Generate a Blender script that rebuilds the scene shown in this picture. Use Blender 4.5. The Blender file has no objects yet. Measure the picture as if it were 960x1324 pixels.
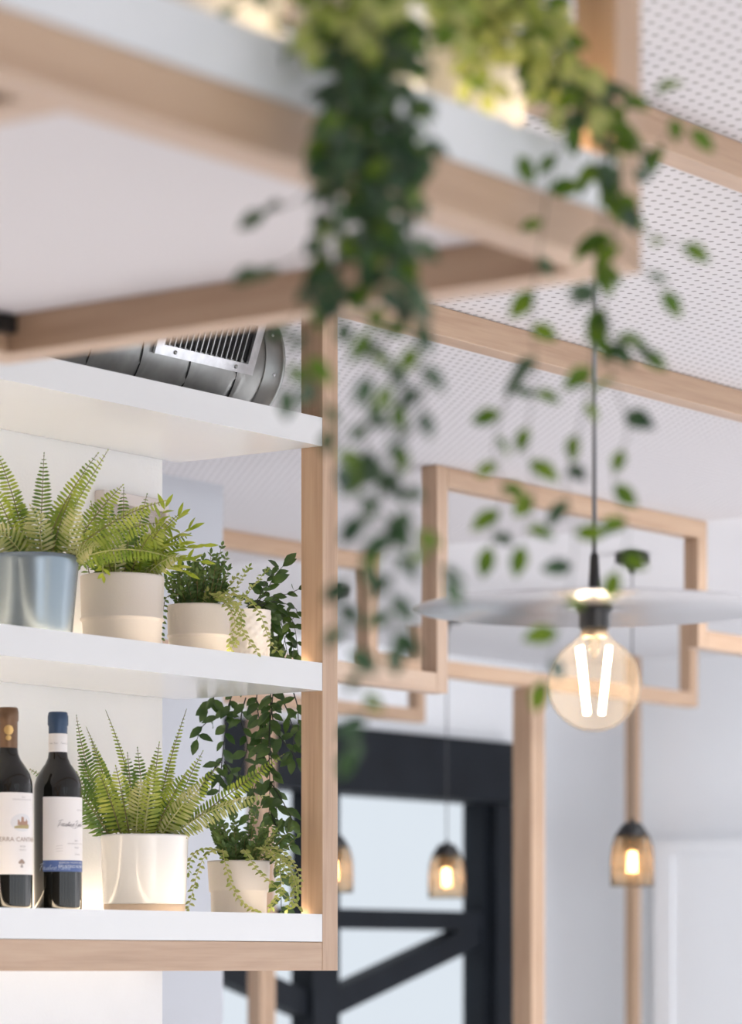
import bpy, bmesh, math, random
from mathutils import Vector, Matrix

C = bpy.context.scene.collection
sc = bpy.context.scene
# ------------------------------------------------------------------ camera model (photo frame 960 x 1324)
F, U0, HZ, CZ = 4310.0, 480.0, 1250.0, 1.6
TH = math.atan(3160.0 / 4310.0)
CA, SA = math.cos(TH), math.sin(TH)
RIGHT = Vector((CA, SA, 0)); FWD = Vector((-SA, CA, 0)); TOCAM = -FWD; UP = Vector((0, 0, 1))
CEIL = CZ + 1.17

def W(u, v, y):
    """point seen at photo position (u, v) at depth y metres"""
    return RIGHT * ((u - U0) / F * y) + FWD * y + UP * (CZ + (HZ - v) / F * y)
def dX(u, X):
    k = (u - U0) / F
    return X / (CA * k - SA)
def dY(u, Y):
    k = (u - U0) / F
    return Y / (SA * k + CA)
def depth(p):
    return Vector((p[0], p[1], 0)).dot(FWD)

# ------------------------------------------------------------------ materials
def new_mat(name):
    m = bpy.data.materials.new(name); m.use_nodes = True
    nt = m.node_tree; b = nt.nodes['Principled BSDF']
    return m, nt, b
def plain(name, col, rough=.5, metal=0, bump=0, bscale=200, spec=.5, var=0, vscale=6):
    m, nt, b = new_mat(name)
    b.inputs['Base Color'].default_value = (*col, 1); b.inputs['Roughness'].default_value = rough
    b.inputs['Metallic'].default_value = metal; b.inputs['Specular IOR Level'].default_value = spec
    tc = nt.nodes.new('ShaderNodeTexCoord')
    if var:
        n = nt.nodes.new('ShaderNodeTexNoise'); n.inputs['Scale'].default_value = vscale; n.inputs['Detail'].default_value = 3
        nt.links.new(tc.outputs['Object'], n.inputs['Vector'])
        r = nt.nodes.new('ShaderNodeValToRGB')
        r.color_ramp.elements[0].position = .3; r.color_ramp.elements[1].position = .7
        r.color_ramp.elements[0].color = tuple(c * (1 - var) for c in col) + (1,)
        r.color_ramp.elements[1].color = tuple(min(1, c * (1 + var)) for c in col) + (1,)
        nt.links.new(n.outputs['Fac'], r.inputs['Fac']); nt.links.new(r.outputs['Color'], b.inputs['Base Color'])
    if bump:
        n = nt.nodes.new('ShaderNodeTexNoise'); n.inputs['Scale'].default_value = bscale; n.inputs['Detail'].default_value = 4
        nt.links.new(tc.outputs['Object'], n.inputs['Vector'])
        bp = nt.nodes.new('ShaderNodeBump'); bp.inputs['Strength'].default_value = bump; bp.inputs['Distance'].default_value = .002
        nt.links.new(n.outputs['Fac'], bp.inputs['Height']); nt.links.new(bp.outputs['Normal'], b.inputs['Normal'])
    return m
def wood(axis):
    m, nt, b = new_mat('beech_' + 'xyz'[axis])
    tc = nt.nodes.new('ShaderNodeTexCoord'); mp = nt.nodes.new('ShaderNodeMapping')
    s = [26, 26, 26]; s[axis] = 1.6
    mp.inputs['Scale'].default_value = s
    nt.links.new(tc.outputs['Object'], mp.inputs['Vector'])
    n = nt.nodes.new('ShaderNodeTexNoise'); n.inputs['Scale'].default_value = 1; n.inputs['Detail'].default_value = 5
    n.inputs['Distortion'].default_value = 1.2
    nt.links.new(mp.outputs['Vector'], n.inputs['Vector'])
    mp2 = nt.nodes.new('ShaderNodeMapping'); s2 = [260, 260, 260]; s2[axis] = 9
    mp2.inputs['Scale'].default_value = s2
    nt.links.new(tc.outputs['Object'], mp2.inputs['Vector'])
    n2 = nt.nodes.new('ShaderNodeTexNoise'); n2.inputs['Scale'].default_value = 1; n2.inputs['Detail'].default_value = 2
    nt.links.new(mp2.outputs['Vector'], n2.inputs['Vector'])
    mx = nt.nodes.new('ShaderNodeMath'); mx.operation = 'MULTIPLY_ADD'; mx.inputs[1].default_value = .35
    nt.links.new(n2.outputs['Fac'], mx.inputs[0]); nt.links.new(n.outputs['Fac'], mx.inputs[2])
    r = nt.nodes.new('ShaderNodeValToRGB')
    e = r.color_ramp.elements
    e[0].position = .38; e[0].color = (.365, .228, .138, 1)
    e[1].position = .92; e[1].color = (.53, .365, .24, 1)
    k = e.new(.66); k.color = (.465, .305, .195, 1)
    nt.links.new(mx.outputs[0], r.inputs['Fac']); nt.links.new(r.outputs['Color'], b.inputs['Base Color'])
    b.inputs['Roughness'].default_value = .46; b.inputs['Specular IOR Level'].default_value = .6
    b.inputs['Coat Weight'].default_value = .35; b.inputs['Coat Roughness'].default_value = .35
    bp = nt.nodes.new('ShaderNodeBump'); bp.inputs['Strength'].default_value = .08; bp.inputs['Distance'].default_value = .002
    nt.links.new(n2.outputs['Fac'], bp.inputs['Height']); nt.links.new(bp.outputs['Normal'], b.inputs['Normal'])
    return m
WOOD = [wood(0), wood(1), wood(2)]
def leafmat(name, c0, c1, trans=.35, rough=.42, spec=.4):
    m, nt, b = new_mat(name)
    tc = nt.nodes.new('ShaderNodeTexCoord')
    n = nt.nodes.new('ShaderNodeTexNoise'); n.inputs['Scale'].default_value = 34; n.inputs['Detail'].default_value = 2
    nt.links.new(tc.outputs['Object'], n.inputs['Vector'])
    r = nt.nodes.new('ShaderNodeValToRGB'); e = r.color_ramp.elements
    e[0].position = .36; e[0].color = (*c0, 1); e[1].position = .64; e[1].color = (*c1, 1)
    nt.links.new(n.outputs['Fac'], r.inputs['Fac']); nt.links.new(r.outputs['Color'], b.inputs['Base Color'])
    b.inputs['Roughness'].default_value = rough; b.inputs['Specular IOR Level'].default_value = spec
    t = nt.nodes.new('ShaderNodeBsdfTranslucent'); nt.links.new(r.outputs['Color'], t.inputs['Color'])
    mx = nt.nodes.new('ShaderNodeMixShader'); mx.inputs[0].default_value = trans
    nt.links.new(b.outputs[0], mx.inputs[1]); nt.links.new(t.outputs[0], mx.inputs[2])
    nt.links.new(mx.outputs[0], nt.nodes['Material Output'].inputs['Surface'])
    return m
def emis(name, col, s):
    m = bpy.data.materials.new(name); m.use_nodes = True; nt = m.node_tree
    nt.nodes.remove(nt.nodes['Principled BSDF'])
    e = nt.nodes.new('ShaderNodeEmission'); e.inputs[0].default_value = (*col, 1); e.inputs[1].default_value = s
    nt.links.new(e.outputs[0], nt.nodes['Material Output'].inputs['Surface'])
    return m
def tinted(name, col, gloss=.12, rough=.03, body=0, bodycol=(.5, .4, .3)):
    m = bpy.data.materials.new(name); m.use_nodes = True; nt = m.node_tree
    nt.nodes.remove(nt.nodes['Principled BSDF'])
    t = nt.nodes.new('ShaderNodeBsdfTransparent'); t.inputs[0].default_value = (*col, 1)
    g = nt.nodes.new('ShaderNodeBsdfGlossy'); g.inputs['Roughness'].default_value = rough
    lw = nt.nodes.new('ShaderNodeLayerWeight'); lw.inputs['Blend'].default_value = gloss
    mx = nt.nodes.new('ShaderNodeMixShader'); nt.links.new(lw.outputs['Fresnel'], mx.inputs[0])
    nt.links.new(t.outputs[0], mx.inputs[1]); nt.links.new(g.outputs[0], mx.inputs[2])
    out = mx
    if body:
        d = nt.nodes.new('ShaderNodeBsdfTranslucent'); d.inputs[0].default_value = (*bodycol, 1)
        m2 = nt.nodes.new('ShaderNodeMixShader'); m2.inputs[0].default_value = body
        nt.links.new(mx.outputs[0], m2.inputs[1]); nt.links.new(d.outputs[0], m2.inputs[2]); out = m2
    nt.links.new(out.outputs[0], nt.nodes['Material Output'].inputs['Surface'])
    return m

M = dict(
    white=plain('white_laminate', (.71, .72, .725), .16, spec=.5, var=.01),
    plaster=plain('plaster', (.80, .795, .79), .9, bump=.35, bscale=160, var=.02),
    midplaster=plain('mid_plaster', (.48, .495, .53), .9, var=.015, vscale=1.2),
    farplaster=plain('far_plaster', (.88, .895, .92), .9, var=.015, vscale=1.2),
    ceilplain=plain('ceiling_paint', (.74, .74, .76), .9),
    floor=plain('floor_boards', (.71, .69, .69), .45, var=.12, vscale=2),
    rear=plain('rear_wall_paint', (.20, .17, .15), .8, var=.05),
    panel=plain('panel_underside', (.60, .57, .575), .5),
    black=plain('black_metal', (.012, .015, .02), .45),
    doorblack=plain('door_paint', (.008, .011, .016), .6, var=.2, spec=.25),
    blackplastic=plain('black_plastic', (.012, .012, .013), .4),
    cord=plain('grey_cord', (.30, .30, .31), .6),
    wirecord=plain('dark_cord', (.06, .06, .065), .6),
    galv=plain('galvanised_steel', (.36, .37, .36), .42, .9, var=.18, vscale=16),
    galvlight=plain('galvanised_frame', (.62, .63, .65), .36, .85, var=.1, vscale=60),
    seam=plain('duct_seam', (.05, .05, .05), .6, .5),
    dark=plain('dark_inside', (.01, .01, .01), .8),
    steel=plain('polished_steel', (.46, .46, .48), .26, 1.0),
    brass=plain('brass', (.75, .56, .36), .25, 1.0),
    soil=plain('soil', (.025, .018, .012), .95, bump=.6, bscale=90),
    bluepot=plain('blue_metal_pot', (.19, .235, .275), .27, .55),
    beigepot=plain('beige_pot', (.53, .49, .455), .48, var=.02, bump=.1, bscale=400),
    greypot=plain('grey_pot', (.51, .475, .445), .5, var=.02, bump=.1, bscale=400),
    stonepot=plain('stone_pot', (.51, .475, .45), .5, var=.02, bump=.1, bscale=400),
    glaze=plain('white_glaze', (.72, .71, .70), .12),
    clay=plain('bare_clay', (.62, .48, .36), .7, bump=.2),
    matwhite=plain('matt_white_ceramic', (.78, .74, .70), .5),
    creampot=plain('cream_pot', (.80, .76, .68), .4),
    bottle=plain('dark_bottle_glass', (.006, .006, .005), .04, spec=.5),
    goldcap=plain('bronze_foil', (.14, .075, .038), .4, .4, var=.1, vscale=60),
    bluecap=plain('blue_foil', (.025, .055, .11), .45, .2),
    paper=plain('label_paper', (.80, .76, .74), .6),
    paperblue=plain('label_blue', (.07, .12, .30), .5),
    ink=plain('label_ink', (.12, .10, .11), .6), inkgrey=plain('label_ink_grey', (.38, .35, .34), .6),
    inkbrown=plain('label_ink_brown', (.36, .27, .22), .6), inkgold=plain('foil_gold', (.65, .42, .16), .35, .6),
    wash=plain('label_wash', (.70, .69, .70), .6), castle=plain('label_castle', (.40, .24, .17), .6),
    grass=plain('label_grass', (.42, .34, .16), .6), inkband=plain('label_band_script', (.36, .44, .62), .6), inkwhite=plain('label_white_ink', (.62, .66, .74), .6),
    ventp=plain('vent_plastic', (.60, .55, .54), .5), ventg=plain('vent_mesh', (.30, .26, .25), .6),
    fern=leafmat('fern_leaf', (.14, .23, .018), (.36, .43, .05), .26),
    fernb=leafmat('fern_leaf_light', (.24, .32, .035), (.46, .50, .09), .28),
    fernd=leafmat('fern_leaf_deep', (.065, .14, .02), (.18, .27, .035), .24),  # deeper green; on rear and inner fronds it also paints in shade
    fernp=leafmat('fern_leaf_pale', (.30, .34, .09), (.56, .53, .24), .22),
    rachis=plain('fern_stalk', (.16, .13, .04), .6),
    rachisl=plain('fern_stalk_light', (.42, .42, .16), .6),
    lance=leafmat('lance_leaf', (.24, .34, .02), (.44, .50, .06), .42),
    string=leafmat('string_leaf', (.20, .27, .05), (.40, .42, .14), .3),
    stringstem=plain('string_stem', (.40, .38, .13), .6),
    bush=leafmat('bush_leaf', (.055, .11, .025), (.14, .21, .05), .25),
    darkleaf=leafmat('dark_leaf', (.026, .066, .012), (.072, .13, .026), .25, .3, .5),
    darkstem=plain('dark_stem', (.012, .014, .008), .6),
    fgdark=leafmat('trailing_leaf', (.022, .062, .028), (.06, .125, .045), .3, .28, .7),
    fgmid=leafmat('trailing_leaf_green', (.06, .14, .012), (.16, .25, .02), .4, .4),
    fglight=leafmat('bright_leaf', (.30, .37, .06), (.52, .54, .20), .45, .35),
    fgstem=plain('trailing_stem', (.07, .09, .05), .6),
    bulbglass=tinted('amber_bulb_glass', (.99, .94, .87), .035, .02, .065, (1, .86, .72)),
    smoke=tinted('amber_shade_glass', (.96, .91, .84), .09, .05, .12, (1, .80, .60)),
    pane=tinted('window_glass', (.97, .98, .985), .06, .01),
    filament=emis('filament_glow', (1.0, .82, .60), 40),
    smallfil=emis('small_filament_glow', (1.0, .66, .30), 22),
    led=emis('led_strip_glow', (1.0, .79, .56), 18),
    endfill=emis('end_fill_glow', (1.0, .70, .40), 46),  # added stronger glow that warms the near post
    leddim=emis('led_under_glow', (1.0, .84, .68), 4.5),
)
# perforated ceiling: round 12 mm holes on a 25 mm grid
def perforated():
    m, nt, b = new_mat('perforated_board')
    b.inputs['Roughness'].default_value = .9
    tc = nt.nodes.new('ShaderNodeTexCoord')
    mp = nt.nodes.new('ShaderNodeVectorMath'); mp.operation = 'SCALE'; mp.inputs['Scale'].default_value = 1 / .025
    nt.links.new(tc.outputs['Object'], mp.inputs[0])
    fr = nt.nodes.new('ShaderNodeVectorMath'); fr.operation = 'FRACTION'; nt.links.new(mp.outputs[0], fr.inputs[0])
    sb = nt.nodes.new('ShaderNodeVectorMath'); sb.operation = 'SUBTRACT'; sb.inputs[1].default_value = (.5, .5, 0)
    nt.links.new(fr.outputs[0], sb.inputs[0])
    ml = nt.nodes.new('ShaderNodeVectorMath'); ml.operation = 'MULTIPLY'; ml.inputs[1].default_value = (1, 1, 0)
    nt.links.new(sb.outputs[0], ml.inputs[0])
    ln = nt.nodes.new('ShaderNodeVectorMath'); ln.operation = 'LENGTH'; nt.links.new(ml.outputs[0], ln.inputs[0])
    lt = nt.nodes.new('ShaderNodeMath'); lt.operation = 'LESS_THAN'; lt.inputs[1].default_value = .19
    nt.links.new(ln.outputs['Value'], lt.inputs[0])
    mx = nt.nodes.new('ShaderNodeMix'); mx.data_type = 'RGBA'
    mx.inputs[6].default_value = (.66, .645, .66, 1); mx.inputs[7].default_value = (.31, .30, .295, 1)
    nt.links.new(lt.outputs[0], mx.inputs[0]); nt.links.new(mx.outputs[2], b.inputs['Base Color'])
    return m
M['perf'] = perforated()

# ------------------------------------------------------------------ mesh helpers
class MB:
    def __init__(s): s.v = []; s.f = []; s.m = []; s.mats = []; s.sm = []
    def mat(s, m):
        if m not in s.mats: s.mats.append(m)
        return s.mats.index(m)
    def add(s, vs, fs, m, smooth=True):
        o = len(s.v); k = s.mat(m); s.v += [tuple(p) for p in vs]
        for f in fs: s.f.append(tuple(i + o for i in f)); s.m.append(k); s.sm.append(smooth)
    def box(s, x0, x1, y0, y1, z0, z1, m):
        vs = [(x, y, z) for x in (x0, x1) for y in (y0, y1) for z in (z0, z1)]
        s.add(vs, [(0, 1, 3, 2), (4, 6, 7, 5), (0, 4, 5, 1), (2, 3, 7, 6), (0, 2, 6, 4), (1, 5, 7, 3)], m, False)
    def obox(s, c, ax, ay, az, m):     # oriented box: centre and three half-axis vectors
        vs = [c + ax * i + ay * j + az * k for i in (-1, 1) for j in (-1, 1) for k in (-1, 1)]
        s.add(vs, [(0, 1, 3, 2), (4, 6, 7, 5), (0, 4, 5, 1), (2, 3, 7, 6), (0, 2, 6, 4), (1, 5, 7, 3)], m, False)
    def tube(s, pts, r, m, n=6, taper=None):
        pts = [Vector(p) for p in pts]; vs = []; N = len(pts)
        for i, p in enumerate(pts):
            t = (pts[min(i + 1, N - 1)] - pts[max(i - 1, 0)])
            if t.length < 1e-9: t = Vector((0, 0, 1))
            t.normalize()
            a = t.cross(Vector((.31, .77, .55))); a.normalize(); b = t.cross(a)
            rr = r if taper is None else r + (taper - r) * i / max(1, N - 1)
            for k in range(n):
                q = 2 * math.pi * k / n; vs.append(p + (a * math.cos(q) + b * math.sin(q)) * rr)
        fs = [(i * n + k, i * n + (k + 1) % n, (i + 1) * n + (k + 1) % n, (i + 1) * n + k) for i in range(N - 1) for k in range(n)]
        fs.append(tuple(range(n))[::-1]); fs.append(tuple((N - 1) * n + k for k in range(n)))
        s.add(vs, fs, m)
    def lathe(s, prof, m, c=(0, 0, 0), n=48, closed=False):
        vs = []; c = Vector(c)
        for r, z in prof:
            for k in range(n):
                q = 2 * math.pi * k / n; vs.append(c + Vector((r * math.cos(q), r * math.sin(q), z)))
        P = len(prof); fs = []
        for i in range(P - 1 if not closed else P):
            j = (i + 1) % P
            for k in range(n): fs.append((i * n + k, i * n + (k + 1) % n, j * n + (k + 1) % n, j * n + k))
        if not closed:
            if prof[0][0] > 1e-6: fs.append(tuple(range(n))[::-1])
            if prof[-1][0] > 1e-6: fs.append(tuple((P - 1) * n + k for k in range(n)))
        s.add(vs, fs, m)
    def leaf(s, p, d, nrm, L, w, m, curl=.25, fold=.25, prof=((0, .05), (.22, .75), (.5, 1), (.78, .62), (1, .02))):
        d = d.normalized(); side = d.cross(nrm)
        if side.length < 1e-6: side = d.cross(Vector((.3, .5, .8)))
        side.normalize(); up = side.cross(d)
        vs = []
        for t, k in prof:
            c = p + d * (L * t) - up * (curl * L * t * t)
            hw = w * .5 * k
            vs += [c + side * hw + up * (fold * hw), c, c - side * hw + up * (fold * hw)]
        fs = []
        for i in range(len(prof) - 1):
            a = i * 3; fs += [(a, a + 1, a + 4, a + 3), (a + 1, a + 2, a + 5, a + 4)]
        s.add(vs, fs, m)
    def build(s, name, parent=None, loc=None, bevel=0):
        me = bpy.data.meshes.new(name)
        off = Vector(loc) if loc is not None else Vector((0, 0, 0))
        me.from_pydata([tuple(Vector(p) - off) for p in s.v], [], s.f)
        for m in s.mats: me.materials.append(m)
        for p, k, q in zip(me.polygons, s.m, s.sm): p.material_index = k; p.use_smooth = q
        me.update()
        bm = bmesh.new(); bm.from_mesh(me)
        if bevel: bmesh.ops.bevel(bm, geom=list(bm.edges), offset=bevel, segments=2, affect='EDGES', profile=.5)
        bmesh.ops.recalc_face_normals(bm, faces=bm.faces)
        bm.to_mesh(me); bm.free()
        o = bpy.data.objects.new(name, me); C.objects.link(o)
        if parent is not None:
            o.parent = parent; o.location = off - parent.location if loc is not None else -parent.location
        else: o.location = off
        return o

def thing(name, label, cat, loc, group=None):
    o = bpy.data.objects.new(name, None); C.objects.link(o); o.empty_display_size = .05
    o.location = loc; o['label'] = label; o['category'] = cat
    if group: o['group'] = group
    return o
def sub(o, parent):           # make o (built in world coordinates) a child of a part
    loc = o.matrix_basis.translation.copy()
    p = parent; tot = Vector((0, 0, 0))
    while p is not None: tot += Vector(p.location); p = p.parent
    cur = Vector((0, 0, 0)); q = o.parent
    while q is not None: cur += Vector(q.location); q = q.parent
    o.parent = parent; o.location = loc + cur - tot
    return o
def struct(o): o['kind'] = 'structure'; return o
def timber(name, x0, x1, y0, y1, z0, z1, parent=None, lab=None):
    d = (x1 - x0, y1 - y0, z1 - z0); ax = d.index(max(d))
    b = MB(); b.box(x0, x1, y0, y1, z0, z1, WOOD[ax])
    o = b.build(name, parent, loc=((x0 + x1) / 2 if ax != 0 else x0, (y0 + y1) / 2 if ax != 1 else y0, z0), bevel=.0015)
    if lab: o['label'] = lab
    return o
def catmull(pts, per=8):
    pts = [Vector(p) for p in pts]
    if len(pts) < 3:
        return [pts[0].lerp(pts[-1], i / per) for i in range(per + 1)]
    P = [pts[0] * 2 - pts[1]] + pts + [pts[-1] * 2 - pts[-2]]; out = []
    for i in range(1, len(P) - 2):
        a, b, c, d = P[i - 1:i + 3]
        for k in range(per):
            t = k / per
            out.append(.5 * ((2 * b) + (c - a) * t + (2 * a - 5 * b + 4 * c - d) * t * t + (3 * b - a - 3 * c + d) * t ** 3))
    out.append(pts[-1]); return out

# ------------------------------------------------------------------ the room
XW = -3.706            # face of the wall behind the shelves
def setting():
    b = MB(); b.box(-7.6, 4.6, -3.2, 11.2, -.1, 0, M['floor']); struct(b.build('floor'))
    b = MB(); b.box(-7.6, 4.6, -3.2, 11.2, CEIL + .015, CEIL + .12, M['ceilplain']); struct(b.build('ceiling'))
    b = MB(); b.box(-7.26, 4.4, -2.99, 7.57, CEIL, CEIL + .0149, M['perf']); struct(b.build('ceiling_panel'))
    b = MB(); b.box(-7.6, 4.6, 11.0, 11.2, 0, CEIL + .015, M['farplaster']); struct(b.build('wall_far'))
    # door wall with an opening for the black double door
    b = MB()
    b.box(-7.47, -7.27, 10.86, 11.0, 0, CEIL + .015, M['farplaster'])
    b.box(-7.47, -7.27, -3.0, 8.30, 0, CEIL + .015, M['farplaster'])
    b.box(-7.47, -7.27, 8.30, 10.86, CZ + .87, CEIL + .015, M['farplaster'])
    struct(b.build('wall_left'))
    b = MB(); b.box(XW - .16, XW, 1.0, 4.443, 0, CEIL, M['plaster']); struct(b.build('wall_shelf'))
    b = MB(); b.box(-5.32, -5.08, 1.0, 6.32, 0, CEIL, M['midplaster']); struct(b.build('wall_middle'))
    b = MB(); b.box(-7.26, 4.4, -3.2, -3.0, 0, CEIL + .015, M['rear']); struct(b.build('wall_rear'))
    # window wall on the right: sill, head and piers leave tall openings
    b = MB()
    b.box(4.4, 4.6, -3.2, 11.0, 0, .12, M['farplaster']); b.box(4.4, 4.6, -3.2, 11.0, 2.70, CEIL + .015, M['farplaster'])
    y = -3.2
    while y < 11: b.box(4.4, 4.6, y, y + .20, .12, 2.70, M['farplaster']); y += 2.366
    struct(b.build('wall_right'))
    # white door in the far wall
    d = bpy.data.objects.new('door_2', None); C.objects.link(d); d.location = (-6.2, 10.95, 0); d['kind'] = 'structure'
    b = MB(); b.box(-6.60, -5.70, 10.955, 10.999, .01, CZ + .425, M['farplaster']); b.build('panel', d, bevel=.003)
    b = MB()
    b.box(-6.68, -6.60, 10.945, 10.999, 0, CZ + .425, M['farplaster']); b.box(-5.70, -5.62, 10.945, 10.999, 0, CZ + .425, M['farplaster'])
    b.box(-6.68, -5.62, 10.945, 10.999, CZ + .425, CZ + .48, M['farplaster']); b.build('frame', d)
setting()

# ceiling beams
BEAM_B = CEIL - .052
struct(timber('trim_1', -3.437, -3.391, 1.0, 10.4, BEAM_B, CEIL - .0005))
struct(timber('trim_2', -2.417, -2.372, -.5, 10.4, BEAM_B, CEIL - .0005))

# black double door with braces and glass, roller-shutter box above
def black_door():
    d = bpy.data.objects.new('door_1', None); C.objects.link(d); d.location = (-7.27, 9.63, 0); d['kind'] = 'structure'
    k = M['doorblack']; xa, xb = -7.36, -7.28
    b = MB(); b.box(-7.40, -7.20, 8.36, 10.80, CZ + .633, CZ + .868, k); b.build('shutter_box', d, bevel=.006)
    for (a, e) in ((10.66, 10.85), (8.36, 8.60)):
        b = MB(); b.box(-7.40, -7.24, a + .04, e, .0, CZ + .632, k); b.box(xa, xb, a, a + .04, 0, CZ + .632, k); b.build('jamb', d)
    b = MB(); b.box(xa, xb - -.02, 9.55, 9.71, .02, CZ + .632, k); b.build('stile', d)
    for (a, e, s) in ((9.71, 10.66, 1), (8.60, 9.55, -1)):
        b = MB(); b.box(xa, xb, a, e, CZ + .139, CZ + .213, k); b.build('rail', d)
        b = MB(); b.box(xa, xb, a, e, CZ - .95, CZ - .85, k); b.build('rail', d)
        b = MB(); b.box(xa, xb, a, e, .02, .2, k); b.build('rail', d)
        # brace falls from the outer stile to the middle one
        p0 = Vector(((xa + xb) / 2, e if s > 0 else a, CZ + .13)); p1 = Vector(((xa + xb) / 2, a if s > 0 else e, CZ - .135))
        dd = p1 - p0; n = Vector((0, -dd.z, dd.y)).normalized()
        b = MB(); b.obox((p0 + p1) / 2, dd / 2, n * .047, Vector((.036, 0, 0)), k); b.build('brace', d)
        b = MB(); b.box(-7.325, -7.319, a, e, .2, CZ + .632, M['pane']); b.build('glass_pane', d)
black_door()

# ------------------------------------------------------------------ the shelving unit
XF = -3.39
Z3, Z2, Z1 = CZ + .926, CZ + .5125, CZ + .0887       # top of the front lips
LIP = .005
def shelf_unit():
    t = thing('shelving_unit', 'beech framed wall unit with three white shelves holding the small potted plants and wine bottles', 'shelving unit', (-3.55, 4.0, CZ))
    timber('post', -3.436, XF, 4.4855, 4.529, CZ - .0065, BEAM_B - .0005, t)
    timber('rail', -3.436, XF, 2.6, 4.485, CZ - .0065, CZ + .0415, t)
    timber('rail', XW + .001, -3.437, 4.4405, 4.4845, CZ - .0065, CZ + .0415, t)
    for zt, h in ((Z3, .048), (Z2, .047), (Z1, .0465)):
        b = MB()
        x0 = XW + .001; z0 = zt - h; zr = zt - LIP; xl = XF - .012
        prof = [(XF, z0), (XF, zt), (xl, zt), (xl, zr), (x0, zr), (x0, z0)]
        n = len(prof); vs = [(x, y, z) for y in (2.6, 4.4845) for x, z in prof]
        fs = [(i, (i + 1) % n, n + (i + 1) % n, n + i) for i in range(n)] + [(0, 1, 2, 3), (0, 3, 4, 5), (6, 9, 8, 7), (6, 11, 10, 9)]
        b.add(vs, fs, M['white'], False)
        sh = b.build('shelf', t, loc=(XF, 4.4845, z0))
        sh['label'] = 'white laminate shelf board'
        if zt != Z3:
            b = MB(); b.box(XF - .021, XF - .013, 2.65, 4.43, zr + .0002, zr + .0035, M['led']); sub(b.build('light_strip', t), sh)
            b = MB(); b.box(x0 + .05, XF - .03, 4.470, 4.478, zr + .0002, zr + .0035, M['led']); sub(b.build('light_strip', t), sh)  # end strip added to throw warm light on the post
            b = MB(); b.box(x0 + .022, x0 + .036, 2.65, 4.43, zr + .0002, zr + .0035, M['led']); sub(b.build('light_strip', t), sh)
    b = MB(); b.box(XW + .03, XW + .045, 2.65, 4.40, CZ + .0385, CZ + .0418, M['leddim']); b.build('light_strip', t)
    return t
shelf_unit()
S2, S1 = Z2 - LIP, Z1 - LIP

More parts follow.
